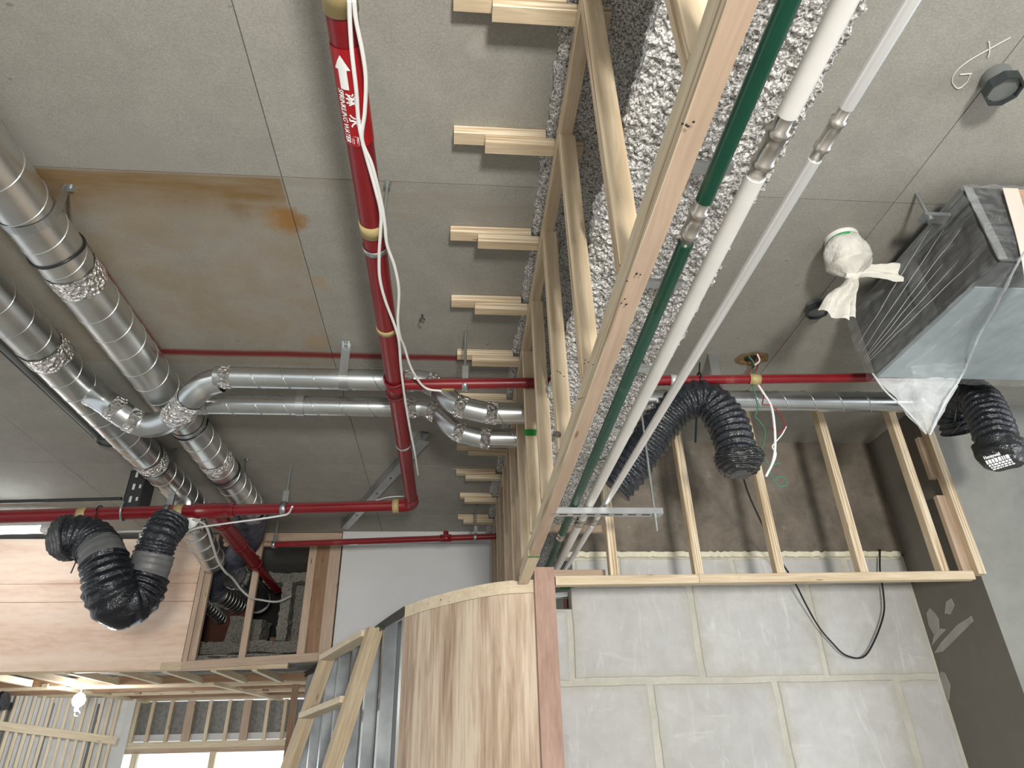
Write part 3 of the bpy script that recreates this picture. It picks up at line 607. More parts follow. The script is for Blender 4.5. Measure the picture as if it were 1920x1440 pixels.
# flow label on the main: red wrap, arrow, lettering
def wrap(u, v, e=.0032):   # u along the pipe (world Y), v arc length to the right of the lowest line
    ph = v/(RM+e); return V((XM+(RM+e)*math.sin(ph), u, ZM-(RM+e)*math.cos(ph)))
ylab = lambda py: at(655, py, z=ZM-RM).y
u0, u1 = ylab(93), ylab(275); vs, fs = [], []
for i in range(13):
    for k in range(25): vs.append(wrap(u0+(u1-u0)*i/12, -.058+.116*k/24, .0018))
lab = mesh('flow_label', vs, [(i*25+k, (i+1)*25+k, (i+1)*25+k+1, i*25+k+1) for i in range(12) for k in range(24)], 'red_label', mp, True)
ua, ub = ylab(104), ylab(168); va = -.012; uh = ua+(ub-ua)*.42
grid = []
def arrow_piece(us, left, right):
    b0 = len(vsA); n = 6
    for u, l, r in zip(us, left, right):
        for k in range(n+1): vsA.append(wrap(u, l+(r-l)*k/n))
    for i in range(len(us)-1):
        for k in range(n): fsA.append((b0+i*(n+1)+k, b0+(i+1)*(n+1)+k, b0+(i+1)*(n+1)+k+1, b0+i*(n+1)+k+1))
vsA, fsA = [], []
arrow_piece([ua, ua*.6+uh*.4, uh], [va, va-.0085, va-.019], [va+.0005, va+.009, va+.02]); arrow_piece([uh, (uh+ub)/2, ub], [va-.010]*3, [va+.011]*3)
mesh('arrow', vsA, fsA, 'white_paint', lab)
def pipe_text(body, size, u_start, u_end, v0, hgt):
    tv, tf = text_geo(body, size); x0 = min(v.x for v in tv); x1 = max(v.x for v in tv); y0 = min(v.y for v in tv); y1 = max(v.y for v in tv)
    mesh('lettering', [wrap(u_start+(v.x-x0)/(x1-x0)*(u_end-u_start), v0+(v.y-y0)/(y1-y0)*hgt) for v in tv], tf, 'white_paint', lab)
pipe_text('SPRINKLING WATER', .02, ylab(170), ylab(270), -.0335, .017)
for ch, p0, p1 in (('淋', 174, 198), ('水', 213, 238), ('管', 251, 274)): pipe_text(ch, .03, ylab(p0), ylab(p1), -.013, .030)

# small red branch along X, right and left of the beam
br = thing('sprinkler_branch', (0, 2.58, 3.13), 'thin red sprinkler branch crossing above the S-bend ducts and through the beam', 'pipe')
A0, A1 = V((XM+.03, 2.59, 3.12)), at(990, 718, z=3.125); A2, A3 = at(1262, 713, z=3.15), at(1700, 707, z=3.16)
cyl('pipe_run', A0, A1, .024, 'red_paint', br, 20); cyl('pipe_run', A1, A2, .023, 'red_paint', br, 20); cyl('pipe_run', A2, A3, .021, 'red_paint', br, 20)
ring('masking_tape', at(840, 722, z=3.122), (1, 0, 0), .0268, .055, 'tape_beige', br); ring('masking_tape', at(1414, 711, z=3.153), (1, 0, 0), .0245, .05, 'tape_beige', br); ring('coupling', at(1262, 713, z=3.15), (1, 0, 0), .026, .03, 'alu_pipe', br)
c = at(872, 721, z=3.122); ring('hanger_band', c, (1, 0, 0), .029, .026, 'strut_steel', br); box('hanger_yoke', (c.x-.013, c.y-.012, c.z+.022), (c.x+.013, c.y+.012, c.z+.09), 'strut_steel', br); cyl('hanger_rod', c+V((0, 0, .09)), (c.x, c.y, ZC), .006, 'rod_zinc', br, 8)
fb = thing('far_sprinkler_pipe', (-.4, 4.98, 3.15), 'far thin red sprinkler pipe in front of the white plasterboard wall', 'pipe')
B0, B1 = at(512, 1021, z=3.15), at(945, 1005, z=3.15)
cyl('pipe_run', B0, B1, .022, 'red_paint', fb, 16); c = at(663, 1016, z=3.15); ring('bare_joint', c, B1-B0, .0245, .07, 'alu_pipe', fb)
c = at(836, 1009, z=3.15); cyl('outlet', c, c+V((0, 0, .05)), .02, 'red_paint', fb, 12); ring('coupling', c, B1-B0, .027, .08, 'red_paint', fb)
for px in (514, 892): c = at(px, 1021 if px < 600 else 1007, z=3.15); ring('hanger_band', c, B1-B0, .027, .022, 'strut_steel', fb); box('hanger_yoke', (c.x-.012, c.y-.01, c.z+.02), (c.x+.012, c.y+.01, c.z+.08), 'strut_steel', fb); cyl('hanger_rod', c+V((0, 0, .08)), (c.x, c.y, ZC), .006, 'rod_zinc', fb, 8)
# hangers of the cross run
for px in (315, 533):
    c = on_run(px); ring('hanger_band', c, dx, RM+.010, .035, 'strut_steel', mp)
    box('hanger_yoke', (c.x-.018, c.y-.012, c.z+RM), (c.x+.018, c.y+.012, c.z+RM+.08), 'strut_steel', mp); cyl('hanger_rod', c+V((0, 0, RM+.08)), (c.x, c.y, ZC), .006, 'rod_zinc', mp, 8)
# slotted steel bracket with U-bolt
sbk = thing('slotted_bracket', (-2.05, 4.28, 3.2), 'dark slotted steel channel bracket holding the red pipe at left', 'bracket')
c = on_run(232); x0 = c.x-.05; y0 = c.y+.05; zt = ZC; zb = c.z+.04
mesh('channel', *(lambda P: ([p+V((0, 0, z)) for z in (zb, zt) for p in P], [(i, i+1, i+7, i+6) for i in range(5)]))([V((x0, y0, 0)), V((x0+.10, y0, 0)), V((x0+.10, y0+.16, 0)), V((x0+.096, y0+.16, 0)), V((x0+.096, y0+.004, 0)), V((x0, y0+.004, 0))]), 'dark_steel', sbk)
box('channel_back', (x0, y0, zb), (x0+.004, y0+.12, zt), 'dark_steel', sbk)
for k in range(3):
    z = zb+.05+.085*k; box('slot', (x0+.035, y0-.001, z), (x0+.05, y0+.001, z+.04), 'chalk', sbk)
    box('slot', (x0+.075, y0-.001, z+.01), (x0+.088, y0+.001, z+.035), 'chalk', sbk) if k < 2 else None
tube('u_bolt', catmull([c+V((0, .055, .06)), c+V((0, .05, -.0)), c+V((0, 0, -.05)), c+V((0, -.05, 0)), c+V((0, -.045, .06))], 8), .007, 'rod_zinc', sbk, 8)
R0 = at(-350, 950, z=3.24); R1 = at(228, 935, z=3.22); tag(cyl('tie_rod', R0, R1, .011, 'dark_steel', None, 10), 'dark steel rod reaching left from the slotted bracket', 'rod')

# ================================================================== BIG SPIRAL DUCTS AND BRANCHES
Z1, R1_ = 3.30, .091
XD1, XD2 = -1.436, -1.813
d1 = spiral_duct('spiral_duct', (XD1, -.2, Z1), (XD1, 4.72, Z1), R1_, 'large galvanised spiral duct, the right one of the two running away at left', phase=.5)
d2 = spiral_duct('spiral_duct', (XD2, .5, Z1), (XD2, 4.6, Z1), R1_-.002, 'large galvanised spiral duct, the left one of the two, feeding the swept branch', phase=2)
for d, X, ys_ in ((d1, XD1, (at(163, 545, z=Z1-.08).y, at(418, 883, z=Z1-.08).y)), (d2, XD2, (at(95, 678, z=Z1-.06).y, at(312, 878, z=Z1-.06).y))):
    for y in ys_: foilband('foil_tape', (X, y, Z1), (0, 1, 0), R1_+.002, .10, d)
for X, d, yq in ((XD1, d1, at(130, 490, z=Z1-.06).y), (XD1, d1, at(385, 815, z=Z1-.06).y), (XD1, d1, at(455, 900, z=Z1-.06).y)):
    tube('cable_tie', [V((X+(R1_+.004)*math.cos(a*PI/16), yq+.012*math.sin(a*PI/8), Z1+(R1_+.004)*math.sin(a*PI/16))) for a in range(33)], .0042, 'black_plastic', d, 6)
for X, yq, d in ((XD1, 1.78, d1), (XD1, 3.35, d1), (XD1, 4.1, d1), (XD2, 3.95, d2)):
    vs = []; n = 20
    for a in range(n+1):
        th = PI*a/n; vs += [V((X+(R1_+.003)*math.cos(-th), yq-.018, Z1+(R1_+.003)*math.sin(-th))), V((X+(R1_+.003)*math.cos(-th), yq+.018, Z1+(R1_+.003)*math.sin(-th)))]
    vs = [V((X+R1_+.03, yq-.018, ZC-.002)), V((X+R1_+.03, yq+.018, ZC-.002)), V((X+R1_+.004, yq-.018, ZC-.003)), V((X+R1_+.004, yq+.018, ZC-.003))]+vs+[V((X-R1_-.004, yq-.018, ZC-.003)), V((X-R1_-.004, yq+.018, ZC-.003))]
    o = mesh('strap', vs, [(2*i, 2*i+1, 2*i+3, 2*i+2) for i in range(len(vs)//2-1)], 'strut_steel', d)
    cyl('bolt', (X+R1_+.017, yq, ZC-.012), (X+R1_+.017, yq, ZC-.002), .008, 'rod_zinc', d, 6)
# swept branch from the left duct, passing under the right duct
sw = thing('swept_duct', (-1.4, 2.9, 3.05), 'small galvanised duct sweeping under the right spiral duct then along to the S-bend, upper run', 'duct')
P = [at(180, 742, z=3.26), at(208, 760, z=3.20), at(240, 783, z=3.16), at(275, 797, z=3.14), at(312, 790, z=3.14), at(340, 768, z=3.16), at(362, 742, z=3.19), at(385, 722, z=3.23), at(412, 713, z=3.25)]
sp_ = catmull(P, 8); tube('sweep', sp_, .060, 'galvanised_smooth', sw, 32, False)
for f_, w_ in ((.16, .05), (.30, .05), (.68, .13), (.60, .06)): i = int(f_*(len(sp_)-2)); foilband('foil_tape', sp_[i], sp_[i+1]-sp_[i], .061, w_, sw, amp=.012 if w_ > .1 else .006)
tube('saddle', [V((XD2+.05, P[0].y, Z1-.02)), P[0], P[0].lerp(P[1], .3)], [.075, .062, .058], 'galvanised', sw, 24, False)
YA, ZA, YB2 = 2.78, 3.25, 3.05
def zrun(Y, zr, name, label, xs, zlow, xb0, xb1, xe, t=None, ph=0):
    t = t or thing(name, (xs, Y, ZA), label, 'duct')
    spiral_duct('', (xs, Y, zr), (xb0, Y, zr), .049, '', .137, ph, t, mat='galvanised_smooth')
    pth = catmull([(xb0, Y, zr), (xb0+.06, Y, zr), (xb0+.13, Y, zr-.03), (xb0+.22, Y, zlow+.045), (xb1-.06, Y, zlow+.008), (xb1, Y, zlow)], 8)
    tube('s_bend', pth, .0495, 'galvanised_smooth', t, 28, False); spiral_duct('', (xb1, Y, zlow), (xe, Y, zlow), .049, '', .137, ph+1, t, mat='galvanised_smooth')
    for i in (0, 14, 26, len(pth)-2): foilband('foil_tape', pth[i], pth[i+1]-pth[i], .0505, .05, t)
    return t
zrun(YA, ZA, '', '', P[-1].x-.01, 3.085, at(765, 700, z=ZA).x, at(925, 778, z=3.085).x, .56, sw, 1)
foilband('foil_tape', (at(428, 713, z=ZA).x, YA, ZA), (1, 0, 0), .05, .05, sw)
lr = zrun(YB2, ZA, 'branch_duct', 'small galvanised spiral duct with S-bend, the lower run leaving the right spiral duct', XD1+.02, 3.085, at(770, 748, z=ZA).x, at(915, 805, z=3.085).x, .56, None, 2)
foilband('foil_tape', (at(385, 765, z=ZA).x, YB2, ZA), (1, 0, 0), .05, .06, lr)
for px, py, t, Y in ((643, 700, sw, YA), (563, 757, lr, YB2)):
    x = at(px, py, z=ZA).x
    vs = []
    for a in range(21): th = -PI*a/20; vs += [V((x-.02, Y+.052*math.cos(th), ZA+.052*math.sin(th))), V((x+.02, Y+.052*math.cos(th), ZA+.052*math.sin(th)))]
    vs = vs + [V((x-.02, Y-.052, ZC-.003)), V((x+.02, Y-.052, ZC-.003)), V((x-.02, Y-.09, ZC-.003)), V((x+.02, Y-.09, ZC-.003))]
    mesh('strap', vs, [(2*i, 2*i+1, 2*i+3, 2*i+2) for i in range(len(vs)//2-1)], 'strut_steel', t)
    cyl('bolt', (x, Y-.075, ZC-.012), (x, Y-.075, ZC-.003), .009, 'rod_zinc', t, 6)
# duct to the right of the beam
Yr, Zr = 2.78, 3.165
rd = spiral_duct('spiral_duct', (.56, Yr, Zr), (2.30, Yr-.03, Zr), .049, 'small spiral duct right of the beam, running behind the plastic-wrapped unit', phase=1, mat='galvanised_smooth')
x = at(1352, 745, z=Zr).x; ring('strap', (x, Yr, Zr), (1, 0, 0), .053, .045, 'strut_steel', rd); box('strap_tail', (x-.022, Yr-.045, Zr+.03), (x+.022, Yr-.042, ZC), 'strut_steel', rd)

# ducts dropping into the service opening
dd = thing('drop_duct', (-1.7, 5, 2.9), 'dusty spiral duct dropping from the left big duct into the service opening', 'duct')
q0, q1 = at(352, 970, y=4.45), at(400, 1052, y=5.3); cyl('duct_body', q0, q1, .088, 'galvanised', dd, 32)
for k in range(4): ring('rib', q0.lerp(q1, .25+.22*k), q1-q0, .092, .012, 'alu_pipe', dd)
foilband('foil_tape', q0.lerp(q1, .05), q1-q0, .09, .12, dd, amp=.015)
fv = thing('flexible_duct', (-1.5, 5, 3), 'violet-grey flexible duct curling from the right big duct into the service opening', 'duct', 'flexible ducts')
pv = [at(474, 958, y=4.75), at(468, 1000, y=5.2), at(450, 1035, y=5.7), at(424, 1065, y=6.0), at(402, 1092, y=6.2), at(410, 1114, y=6.35)]
flex('hose', pv, .10, 'flex_violet', fv, .035, .009); foilband('foil_tape', pv[0], pv[1]-pv[0], .09, .09, fv, amp=.012)
q0, q1 = at(408, 1112, y=6.3), at(446, 1134, y=6.7); tt = spiral_duct('short_duct', q0, q1, .09, 'short spiral duct end joined to the violet flexible hose', .06)
el = thing('elbow_duct', (-1.6, 6.2, 2.9), 'dark shiny duct elbow with torn foil inside the service opening', 'duct'); pe = catmull([at(438, 1078, y=5.9), at(458, 1092, y=6.1), at(476, 1112, y=6.3), at(486, 1132, y=6.5)], 8)
tube('elbow', pe, .10, 'galvanised_smooth', el, 28); foilband('foil_tape', pe[2], pe[3]-pe[2], .102, .06, el, amp=.02); ring('rib', pe[-2], pe[-1]-pe[-2], .105, .04, 'alu_pipe', el)
q0, q1 = at(378, 1125, y=6.2), at(415, 1160, y=6.6); spiral_duct('short_duct', q0, q1, .05, 'thin dim spiral duct at the left inside the service opening', .05)

# ================================================================== FLEXIBLE HOSES
fl1 = thing('flexible_duct', (-1.95, 4.1, 2.5), 'black flexible duct looped in a U in front of the plywood bulkhead', 'duct', 'flexible ducts')
YX = 4.02
pl = [at(322, 978, y=YX+.1), at(300, 1010, y=YX+.04), at(285, 1052, y=YX+.05), at(270, 1090, y=YX+.05), at(250, 1120, y=YX+.03), at(226, 1128, y=YX-.02), at(210, 1105, y=YX-.06), at(201, 1072, y=YX-.07), at(192, 1042, y=YX-.06), at(175, 1015, y=YX-.03), at(150, 1006, y=YX-.03), at(122, 1010, y=YX-.03)]
pa, ln = resample(catmull(pl, 14), .01); N = len(pa)
flex('upper_hose', pa[:int(N*.22)], .105, 'flex_black', fl1, .03, .012, rough=.012); flex('grey_tape_band', pa[int(N*.20):int(N*.33)], .112, 'tape_grey', fl1, .04, .004)
flex('sleeve', pa[int(N*.31):int(N*.71)], .15, 'flex_sleeve', fl1, .038, .014, rough=.008, rfun=lambda s: .124+.024*math.sin(PI*min(1, s*1.1+.02))); flex('grey_tape_band', pa[int(N*.69):int(N*.80)], .118, 'tape_grey', fl1, .04, .004); flex('end_hose', pa[int(N*.78):int(N*.985)], .118, 'flex_black', fl1, .03, .012, rough=.012)
e0 = pa[-1]; ed = (pa[-1]-pa[-6]).normalized(); flex('tied_bag', [e0-ed*.03, e0+ed*.01, e0+ed*.045, e0+ed*.07], .12, 'flex_grey', fl1, .02, .012, rough=.022, rfun=lambda s: .128-.06*s**3)
cyl('cable_tie_tail', at(150, 1035, y=YX-.13), at(133, 1075, y=YX-.13), .0035, 'black_plastic', fl1, 6)
c = on_run(186); tube('tie_loop', [c+V((0, -.05*math.cos(a*PI/8), .05*math.sin(a*PI/8))) for a in range(17)], .004, 'black_plastic', fl1, 6); cyl('tie_drop', c+V((0, 0, -.045)), at(184, 1002, y=YX-.03), .004, 'black_plastic', fl1, 6)

fl2 = thing('flexible_duct', (1, 2.6, 2.8), 'black flexible duct arching over a cable tie right of the beam', 'duct', 'flexible ducts')
pr = [at(1150, 915, y=2.75), at(1178, 882, y=2.72), at(1210, 838, y=2.68), at(1248, 785, y=2.64), at(1288, 752, y=2.6), at(1330, 752, y=2.58), at(1362, 790, y=2.57), at(1378, 832, y=2.56), at(1385, 868, y=2.56)]
flex('hose', pr, .084, 'flex_black', fl2, .031, .014, 40, .006)
e0, ed = pr[-1], (pr[-1]-pr[-2]).normalized(); flex('tied_bag', [e0-ed*.035, e0, e0+ed*.035, e0+ed*.055], .09, 'bag_black', fl2, .016, .010, rough=.022, rfun=lambda s: .096-.045*s**3)
c = at(1311, 711, z=3.15); tube('cable_tie', [c+V((0, -.028*math.cos(a*PI/8), .03*math.sin(a*PI/8))) for a in range(17)], .004, 'black_plastic', fl2, 6); cyl('tie_drop', c+V((0, -.02, -.02)), at(1311, 740, y=2.52), .0045, 'black_plastic', fl2, 6); cyl('tie_tail', at(1306, 782, y=2.52), at(1304, 830, y=2.52), .0045, 'black_plastic', fl2, 6); cyl('tie_end', c+V((0, -.01, .02)), at(1312, 680, z=3.2), .0035, 'black_plastic', fl2, 6)
fl3 = thing('flexible_duct', (2.5, 2.6, 2.9), 'black flexible duct hanging beside the pier below the wrapped unit', 'duct', 'flexible ducts')
pq = [at(1800, 808, y=2.85), at(1788, 770, y=2.8), at(1800, 742, y=2.7), at(1832, 748, y=2.6), at(1855, 785, y=2.55), at(1868, 825, y=2.53), at(1873, 842, y=2.53)]
flex('hose', pq, .082, 'flex_black', fl3, .031, .014, 40, .006)
e0, ed = pq[-1], (pq[-1]-pq[-2]).normalized(); bagr = lambda s: .098-.03*s**3
bag = flex('tied_bag', [e0-ed*.02, e0+ed*.02, e0+ed*.06, e0+ed*.075], .095, 'bag_black', fl3, .05, .004, rough=.012, rfun=bagr)
tv, tf = text_geo('Honeywell', .02); o_, r_, up_ = at(1846, 862, y=2.425), V((.96, -.02, .26)).normalized(), V((-.26, -.1, .96)).normalized()
mesh('lettering', [o_+r_*(v.x*.95)+up_*v.y for v in tv], tf, 'white_paint', bag)
random.seed(3); vs, fs = [], []
for row in range(4):
    x = .0
    while x < .11:
        w = random.uniform(.006, .018); b0 = len(vs); hh = (.017, .008, .006, .005)[row]; yy = (-.022, -.033, -.042, -.05)[row]
        vs += [o_+r_*(x+.004*row)+up_*yy, o_+r_*(x+w+.004*row)+up_*yy, o_+r_*(x+w+.004*row)+up_*(yy+hh), o_+r_*(x+.004*row)+up_*(yy+hh)]; fs.append((b0, b0+1, b0+2, b0+3)); x += w+.004
mesh('printed_block', vs, fs, 'white_paint', bag)
tube('cable_tie', [at(1797, 712, z=3.12), at(1797, 745, y=2.62), at(1790, 790, y=2.66)], .004, 'black_plastic', fl3, 6); cyl('tie_tail', at(1812, 782, y=2.52), at(1785, 812, y=2.52), .004, 'black_plastic', fl3, 6)

# ================================================================== THREE PARALLEL PIPES ON A TRAPEZE
ZP = 2.58
def pipe3(name, label, pxs, r, mat, cat='pipe'):
    a, c = [at(*p, z=ZP) for p in pxs]; d = (c-a).normalized(); t = thing(name, a, label, cat, 'parallel water pipes'); return t, a, d
def upto(a, d, y): return a+d*((y-a.y)/d.y)
def py_y(a, d, px, py): return at(px, py, z=ZP).y
def coupling(t, a, d, y0, y1, r):
    P = [upto(a, d, y0+(y1-y0)*f_) for f_ in (0, .22, .23, .30, .31, .48, .5, .69, .70, .77, .78, 1)]
    tube('press_coupling', P, [r*.86, r*.86, r*1.18, r*1.18, r*1.02, r*1.02, r*1.02, r*1.02, r*1.18, r*1.18, r*.86, r*.86], 'stainless', t, 24)
t, a, d = pipe3('water_pipe', 'green plastic-coated water pipe next to the timber plate', ((1480, 0), (1079, 941)), .0165, 'green_pipe'); rG = .0165
y0, y1 = at(1320, 375, z=ZP).y, at(1285, 455, z=ZP).y; cyl('pipe_run', upto(a, d, -.3), upto(a, d, y0), rG, 'green_pipe', t, 20); coupling(t, a, d, y0-.005, y1+.005, rG)
ym = at(1225, 580, z=ZP).y; cyl('pipe_run', upto(a, d, y1), upto(a, d, ym), rG, 'green_pipe', t, 20); cyl('pipe_run', upto(a, d, ym), upto(a, d, 2.98), rG, 'green_dusty', t, 20); coupling(t, a, d, 2.97, 3.08, rG); cyl('pipe_run', upto(a, d, 3.07), upto(a, d, 3.65), rG, 'green_dusty', t, 20)
t, a, d = pipe3('water_pipe', 'thick white insulated pipe, middle of the three parallel pipes', ((1585, 0), (1107, 941)), .0185, 'white_pipe'); rW = .0185
y0, y1 = at(1475, 213, z=ZP).y, at(1418, 330, z=ZP).y; cyl('pipe_run', upto(a, d, -.3), upto(a, d, y0), rW, 'white_pipe', t, 20); coupling(t, a, d, y0-.004, y1+.004, rW)
cyl('pipe_run', upto(a, d, y1), upto(a, d, 2.76), rW, 'white_pipe', t, 20); coupling(t, a, d, 2.75, 2.87, rW); cyl('pipe_run', upto(a, d, 2.86), upto(a, d, 3.95), rW, 'white_pipe', t, 20)
t, a, d = pipe3('water_pipe', 'slim silvery pipe, rightmost of the three parallel pipes', ((1709, 0), (1137, 941)), .0125, 'alu_pipe'); rA = .0125
y0, y1 = at(1580, 200, z=ZP).y, at(1530, 298, z=ZP).y; cyl('pipe_run', upto(a, d, -.3), upto(a, d, y0), rA, 'alu_pipe', t, 20); coupling(t, a, d, y0-.003, y1+.003, rA)
cyl('pipe_run', upto(a, d, y1), upto(a, d, 2.76), rA, 'alu_pipe', t, 20); coupling(t, a, d, 2.75, 2.87, rA); cyl('pipe_run', upto(a, d, 2.86), upto(a, d, 3.95), rA, 'alu_pipe', t, 20)
tp = thing('pipe_trapeze', (.6, 2.6, 2.55), 'galvanised slotted strut on threaded rods carrying the three parallel pipes', 'bracket')
q0, q1 = at(1020, 957, y=2.60), at(1240, 953, y=2.60); zt = ZP-rW-.001; L_ = q1.x-q0.x
def chan(x0, x1, y, z, w=.041, h=.024):
    P = [(y-w/2+.008, z), (y-w/2, z), (y-w/2, z-h), (y+w/2, z-h), (y+w/2, z), (y+w/2-.008, z)]; vs = [V((x, a_, b_)) for x in (x0, x1) for a_, b_ in P]
    return mesh('strut', vs, [(i, i+1, i+7, i+6) for i in range(5)], 'strut_steel', tp)
chan(q0.x, q1.x, 2.60, zt)
n = 7
for k in range(n): x = q0.x+.06+(L_-.09)*k/n; box('slot', (x, 2.592, zt-.0248), (x+.034, 2.601, zt-.0238), 'ink_and_hole_black', tp)
for x in (q0.x+.012, q1.x-.03): cyl('threaded_rod', (x, 2.60, 2.47), (x, 2.60, ZC if x > .5 else 2.9), .0055, 'rod_zinc', tp, 8); cyl('nut', (x, 2.6, zt-.034), (x, 2.6, zt-.024), .011, 'rod_zinc', tp, 6)
for k, (px, py) in enumerate(((1315, 312), (1235, 530), (1190, 690), (1065, 812))):
    y = at(px, py, z=2.83).y; x0 = at(px-25, py, z=2.83).x; o = box('flat_bracket', (x0, y-.016, 2.822), (x0+.10, y+.016, 2.832), 'strut_steel'); tag(o, f'flat galvanised bracket under the fireproofed beam, {ORD[k]} from top of photo', 'bracket', 'beam soffit brackets')

# ================================================================== CEILING STRUT, CONDUIT, CAPS, DETECTOR
ds = thing('diagonal_strut', at(637, 993, z=ZC), 'galvanised channel lying diagonally across the ceiling behind the red main', 'channel')
s0, s1 = at(788, 818, z=3.375), at(640, 985, z=3.375); strip('channel_web', s0, s1, .055, .003, 'strut_steel', ds, (0, 0, 1)); sd = (s1-s0).normalized().cross(V((0, 0, 1)))*.03
strip('channel_flange', s0+sd+V((0, 0, -.026)), s1+sd+V((0, 0, -.026)), .06, .003, 'strut_steel', ds, sd); strip('channel_flange', s0+sd+V((0, 0, .026)), s1+sd+V((0, 0, .026)), .06, .003, 'strut_steel', ds, sd)
for f_ in (.35, .52, .8): p = s0.lerp(s1, f_)+sd*.9+V((0, 0, -.028)); cyl('hole', p, p+V((0, 0, -.0012)), .008, 'ink_and_hole_black', ds, 12)
cd1 = thing('conduit', (-2.1, 3, 3.38), 'straight grey conduit running along the ceiling left of the spiral ducts', 'conduit')
cyl('conduit_run', (-2.085, -.2, 3.385), (-2.085, 3.76, 3.385), .013, 'pvc_grey', cd1, 12); cyl('conduit_shadow', (-2.115, -.2, 3.395), (-2.115, 3.76, 3.395), .009, 'dark_steel', cd1, 10)  # second, dark rod stands for the conduit's cast shadow
def capped(px, py, r, h, label):
    c = at(px, py, z=ZC-h); t = thing('drain_cap', (c.x, c.y, ZC), label, 'pipe cap', 'capped ceiling stubs')
    cyl('stub', (c.x, c.y, ZC-h+.01), (c.x, c.y, ZC+.002), r*.78, 'pvc_grey', t, 20)
    n = 8; vs = []
    for z, rr in ((ZC-h+.03, r), (ZC-h, r), (ZC-h, r*.86), (ZC-h+.018, r*.8)): vs += [V((c.x+rr*math.cos(2*PI*k/n+.3), c.y+rr*math.sin(2*PI*k/n+.3), z)) for k in range(n)]
    mesh('octagonal_cup', vs, [(i*n+k, i*n+(k+1) % n, (i+1)*n+(k+1) % n, (i+1)*n+k) for i in range(3) for k in range(n)], 'cap_dark', t); mesh('cup_floor', vs[24:], [tuple(range(n))], 'cap_inner', t)
capped(1884, 172, .052, .075, 'dark octagonal pipe cap on ceiling above the wrapped unit'); capped(1533, 588, .05, .05, 'dark octagonal pipe cap on ceiling left of the wrapped unit'); capped(200, 832, .055, .06, 'dark octagonal pipe cap at the end of the left conduit')
sd_ = thing('smoke_detector', at(1577, 447, z=ZC), 'round ceiling detector with green rim tied up in a white bag', 'detector')
c = sd_.location.copy(); cyl('base', c, c-V((0, 0, .018)), .062, 'detector_white', sd_, 32); ring('green_rim', c-V((0, 0, .022)), (0, 0, 1), .060, .012, 'detector_green', sd_); tube('dome', [c-V((0, 0, z)) for z in (.028, .05, .075, .09)], [.052, .048, .034, .01], 'detector_white', sd_, 24)
bg = thing('tied_bag', c-V((0, 0, .2)), 'crumpled white cloth bag knotted under the ceiling detector', 'bag')
kn = at(1600, 518, z=ZC-.17); ax = [c-V((0, 0, .02)), c-V((0, 0, .06)), c.lerp(kn, .62)-V((0, 0, .01)), c.lerp(kn, .85), kn]
def bagrf(i, a, p): return [.056, .078, .083, .05, .016][min(4, int(i/8))]*(1-(i/8 % 1))+[.078, .083, .05, .016, .014][min(4, int(i/8))]*(i/8 % 1)+.012*noise.noise(V((math.cos(a)*2, math.sin(a)*2, i*.12)))
tube('bag_body', catmull(ax, 8), .06, 'bag_film', bg, 36, False, True, bagrf)
def tail(path, w0, w1, parent, mat='bag_cloth', tw=1.2):
    P = catmull(path, 8); T, U = frames(P); vs, fs = [], []; n = 8
    U = [(t_.cross(V((0, 1, 0))).normalized(), V((0, 1, 0))) for t_ in T]
    for i, p in enumerate(P):
        f_ = i/(len(P)-1); w = w0+(w1-w0)*f_; 
        for k in range(n+1):
            s = k/n-.5; vs.append(p+U[i][0]*w*s+U[i][1]*(.012*math.sin(s*9+f_*tw)+.008*noise.noise(p*30+V((s*4, 0, 0)))))
    m = len(vs)
    vs += [v+V((.002, .002, .002)) for v in vs]
    for i in range(len(P)-1):
        for k in range(n):
            q = (i*(n+1)+k, i*(n+1)+k+1, (i+1)*(n+1)+k+1, (i+1)*(n+1)+k); fs += [q, tuple(x_+m for x_ in q[::-1])]
    return mesh('bag_tail', vs, fs, mat, parent, True)
tail([kn+V((0, 0, .012)), at(1630, 508, y=kn.y), at(1660, 510, y=kn.y), at(1688, 512, y=kn.y)], .025, .085, bg); tail([kn, at(1592, 540, y=kn.y), at(1572, 562, y=kn.y), at(1562, 592, y=kn.y)], .03, .11, bg, 'bag_film'); tail([kn, at(1590, 555, y=kn.y+.02), at(1585, 592, y=kn.y+.02)], .03, .07, bg, 'bag_film')
tube('knot', [kn+V((-.03, 0, .006)), kn, kn+V((.03, 0, .012))], [.012, .02, .012], 'bag_cloth', bg, 12)
hb = thing('wire_hole', at(1410, 672, z=ZC), 'ragged broken-out hole in the ceiling with red and green wires', 'hole'); c = hb.location.copy(); vs = []
for k, (rr, dz) in enumerate(((1, -.004), (.75, -.006), (.5, -.002))): vs += [c+V((rr*(.085+.02*noise.noise((i*.8, k, 0)))*math.cos(i*PI/12), rr*(.06+.018*noise.noise((i*.9, 5, k)))*math.sin(i*PI/12), dz)) for i in range(24)]
mesh('broken_edge', vs, [(i*24+k, i*24+(k+1) % 24, (i+1)*24+(k+1) % 24, (i+1)*24+k) for i in range(2) for k in range(24)], 'hole_ochre', hb); mesh('painted_recess', vs[48:], [tuple(range(24))], 'void_shade', hb)  # flat dark disc paints the hole's shade; ceiling is not cut
for m, pts in (('cable_red', [(1420, 668), (1412, 688), (1400, 702)]), ('cable_red', [(1424, 662), (1420, 688), (1412, 704)]), ('cable_green', [(1404, 668), (1414, 682), (1412, 700)]), ('cable_white', [(1420, 664), (1424, 676), (1416, 684)])): cable('wire', [at(*p, z=ZC-.02-.03*i) for i, p in enumerate(pts)], .0045, m, hb, 6)

